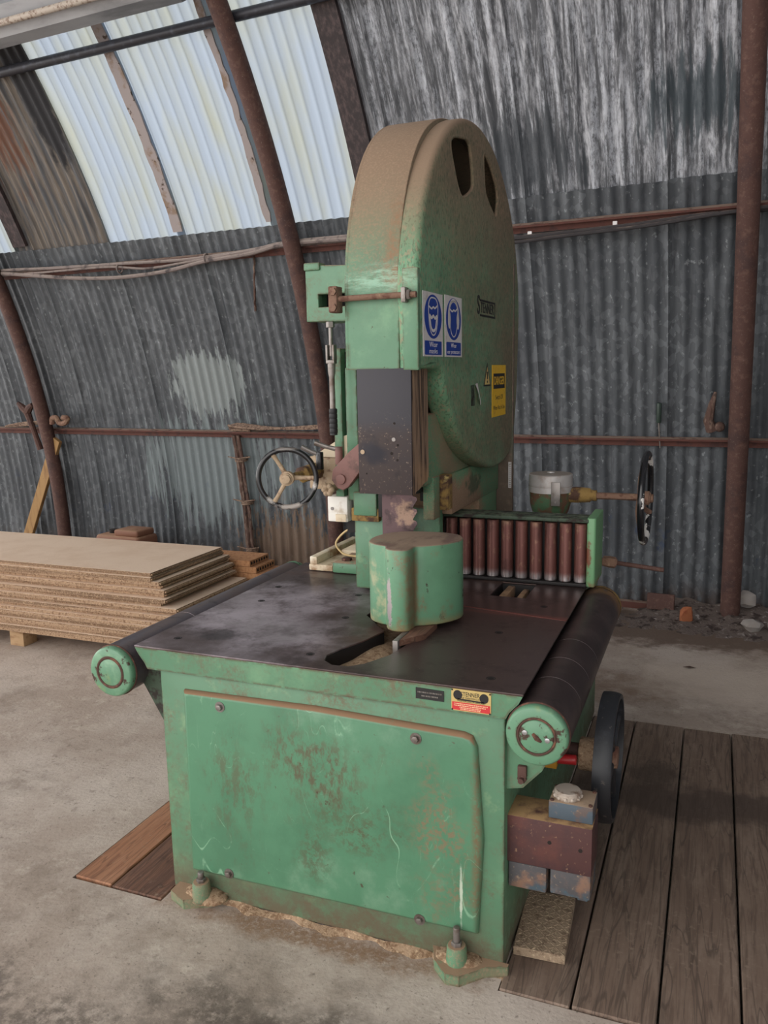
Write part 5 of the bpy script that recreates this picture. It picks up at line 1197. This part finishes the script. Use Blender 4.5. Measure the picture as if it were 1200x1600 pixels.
# light fitting across the top of the skylight
bm = BM(); n = 10
def fit(s, t, dr): return hut(s, t, dr)
A_ = [(37.5, 0.20), (37.55, 0.30), (38.2, 0.36), (39.8, 0.36), (40.0, 0.20)]
l0 = [bm.verts.new(hut(-5.6, t, d)) for t, d in A_]; l1 = [bm.verts.new(hut(-2.36, t, d)) for t, d in A_]
bm.faces.new(l0); bm.faces.new(l1[::-1])
for i in range(5): bm.faces.new((l0[i], l1[i], l1[(i+1) % 5], l0[(i+1) % 5]))
lf = obj('light_fitting', bm, M['trough_grey']); tag(lf, 'long grey metal light fitting across the skylight at top left', 'light fitting')
bm = BM(); cyl(bm, hut(-5.5, 39.0, 0.395), hut(-2.5, 39.0, 0.395), 0.019, n=14); obj('tube_lamp', bm, M['pale_cap'], lf)
for s_ in (-5.5, -2.5):
    bm = BM(); box(bm, (-0.02, -0.03, -0.035), (0.02, 0.03, 0.035), 0.004, 1, Matrix.Translation(hut(s_, 39.0, 0.385))); obj('lamp_holder', bm, M['trough_grey'], lf)
for s_ in (-5.2, -2.6):
    bm = BM(); tube(bm, [hut(s_, 38.6, 0.20), hut(s_, 38.3, 0.0)], 0.008, 6); obj('hanger', bm, M['dark_pipe'], lf)

# rubble along the wall foot
bm = BM(); nx, ny = 120, 10
G = [[None]*(ny+1) for _ in range(nx+1)]
for i in range(nx+1):
    s = -1.6 + 4.4*i/nx
    for j in range(ny+1):
        q = j/ny; p = hut(s, 0, 0.012 + 0.50*(1-q))
        hgt = (0.075*q**1.5)*(0.55+0.45*math.sin(s*5.1)+0.3*math.sin(s*13+1)) if q > 0 else 0
        p.z = max(-0.002, hgt + (random.uniform(-0.008, 0.014) if 0 < q else -0.003)) if q > 0 else -0.004
        G[i][j] = bm.verts.new(p)
for i in range(nx):
    for j in range(ny): bm.faces.new((G[i][j], G[i+1][j], G[i+1][j+1], G[i][j+1]))
tag(obj('rubble', bm, M['rubble']), 'dark gravelly rubble heaped along the foot of the wall', 'rubble', kind='stuff')
def stone(name, c, r, m, label, cat, sq=0.7, grp=None):
    bm = BM(); bmesh.ops.create_icosphere(bm, subdivisions=2, radius=1)
    ph = [random.uniform(0, 6) for _ in range(3)]
    for v in bm.verts:
        k = 1 + 0.22*math.sin(v.co.x*3+ph[0])*math.cos(v.co.y*4+ph[1]) + 0.12*math.sin(v.co.z*5+ph[2])
        v.co = Vector(c) + Vector((v.co.x*r[0], v.co.y*r[1], v.co.z*r[2]))*k
    return tag(obj(name, bm, m), label, cat, grp)
p = hut(0.14, 0, 0.30); stone('brick_fragment', (p.x, p.y, 0.05), (0.042, 0.035, 0.05), M['brick_orange'], 'orange brick fragment on the rubble just left of the right rib', 'brick')
p = hut(0.50, 0, 0.34); stone('stone', (p.x, p.y, 0.045), (0.055, 0.045, 0.04), M['stone_pale'], 'pale grey stone at the right foot of the right rib', 'stone')
p = hut(0.62, 0, 0.30); stone('stone', (p.x, p.y, 0.05), (0.045, 0.04, 0.035), M['stone_pale'], 'pale grey stone farther right of the right rib', 'stone')
p = hut(0.46, 0, 0.10); stone('plaster_lump', (p.x, p.y, 0.13), (0.05, 0.03, 0.05), M['stone_pale'], 'white lump on the ground rail right of the right rib', 'plaster')
p = hut(-0.30, 0, 0.25); stone('stone', (p.x, p.y, 0.045), (0.035, 0.03, 0.04), M['stone_pale'], 'pale stone on the rubble behind the right table roller', 'stone')
p = hut(-0.02, 0, 0.16); bm = BM(); box(bm, (-0.08, -0.01, 0), (0.08, 0.01, 0.10), 0.003, 1, Matrix.Translation((p.x, p.y, 0.03)) @ Matrix.Rotation(AW, 4, 'Z') @ Matrix.Rotation(-0.15, 4, 'X'))
tag(obj('rusty_plate', bm, M['rusty_steel']), 'rusty red plate standing on the rubble under the ground rail', 'plate')
p = Vector((0.37, 2.40, 0.0)); bm = BM()
vs_ = [bm.verts.new(p + Vector(q)) for q in ((-0.03, 0, 0.003), (0, -0.014, 0.010), (0.03, 0.004, 0.004), (0.0, 0.014, 0.006))]; bm.faces.new(vs_)
vt_ = [bm.verts.new(v.co + Vector((0, 0, 0.0012))) for v in vs_]; bm.faces.new(vt_[::-1])
for i in range(4): bm.faces.new((vs_[i], vt_[i], vt_[(i+1) % 4], vs_[(i+1) % 4]))
tag(obj('leaf', bm, M['leaf']), 'small dark dead leaf on the concrete behind the planks', 'leaf')
# loose sawdust along the foot of the saw
bm = BM(); nx = 90
rows = []
for i in range(nx+1):
    x = -0.99 + 1.0*i/nx; wv = 0.022 + 0.012*math.sin(i*0.31)+0.006*math.sin(i*0.83+1)
    hh = 0.008+0.004*math.sin(i*0.4)+random.uniform(0, 0.002)
    rows.append([bm.verts.new((x, 0.002, -0.002)), bm.verts.new((x, 0.001, hh)), bm.verts.new((x, -0.4*wv, hh*0.5+random.uniform(0, .0015))), bm.verts.new((x, -wv, -0.002))])
for A_, B_ in zip(rows, rows[1:]):
    for k in range(3): bm.faces.new((A_[k], A_[k+1], B_[k+1], B_[k]))
tag(obj('sawdust', bm, M['sawdust']), 'loose sawdust piled along the front foot of the saw', 'sawdust', kind='stuff')
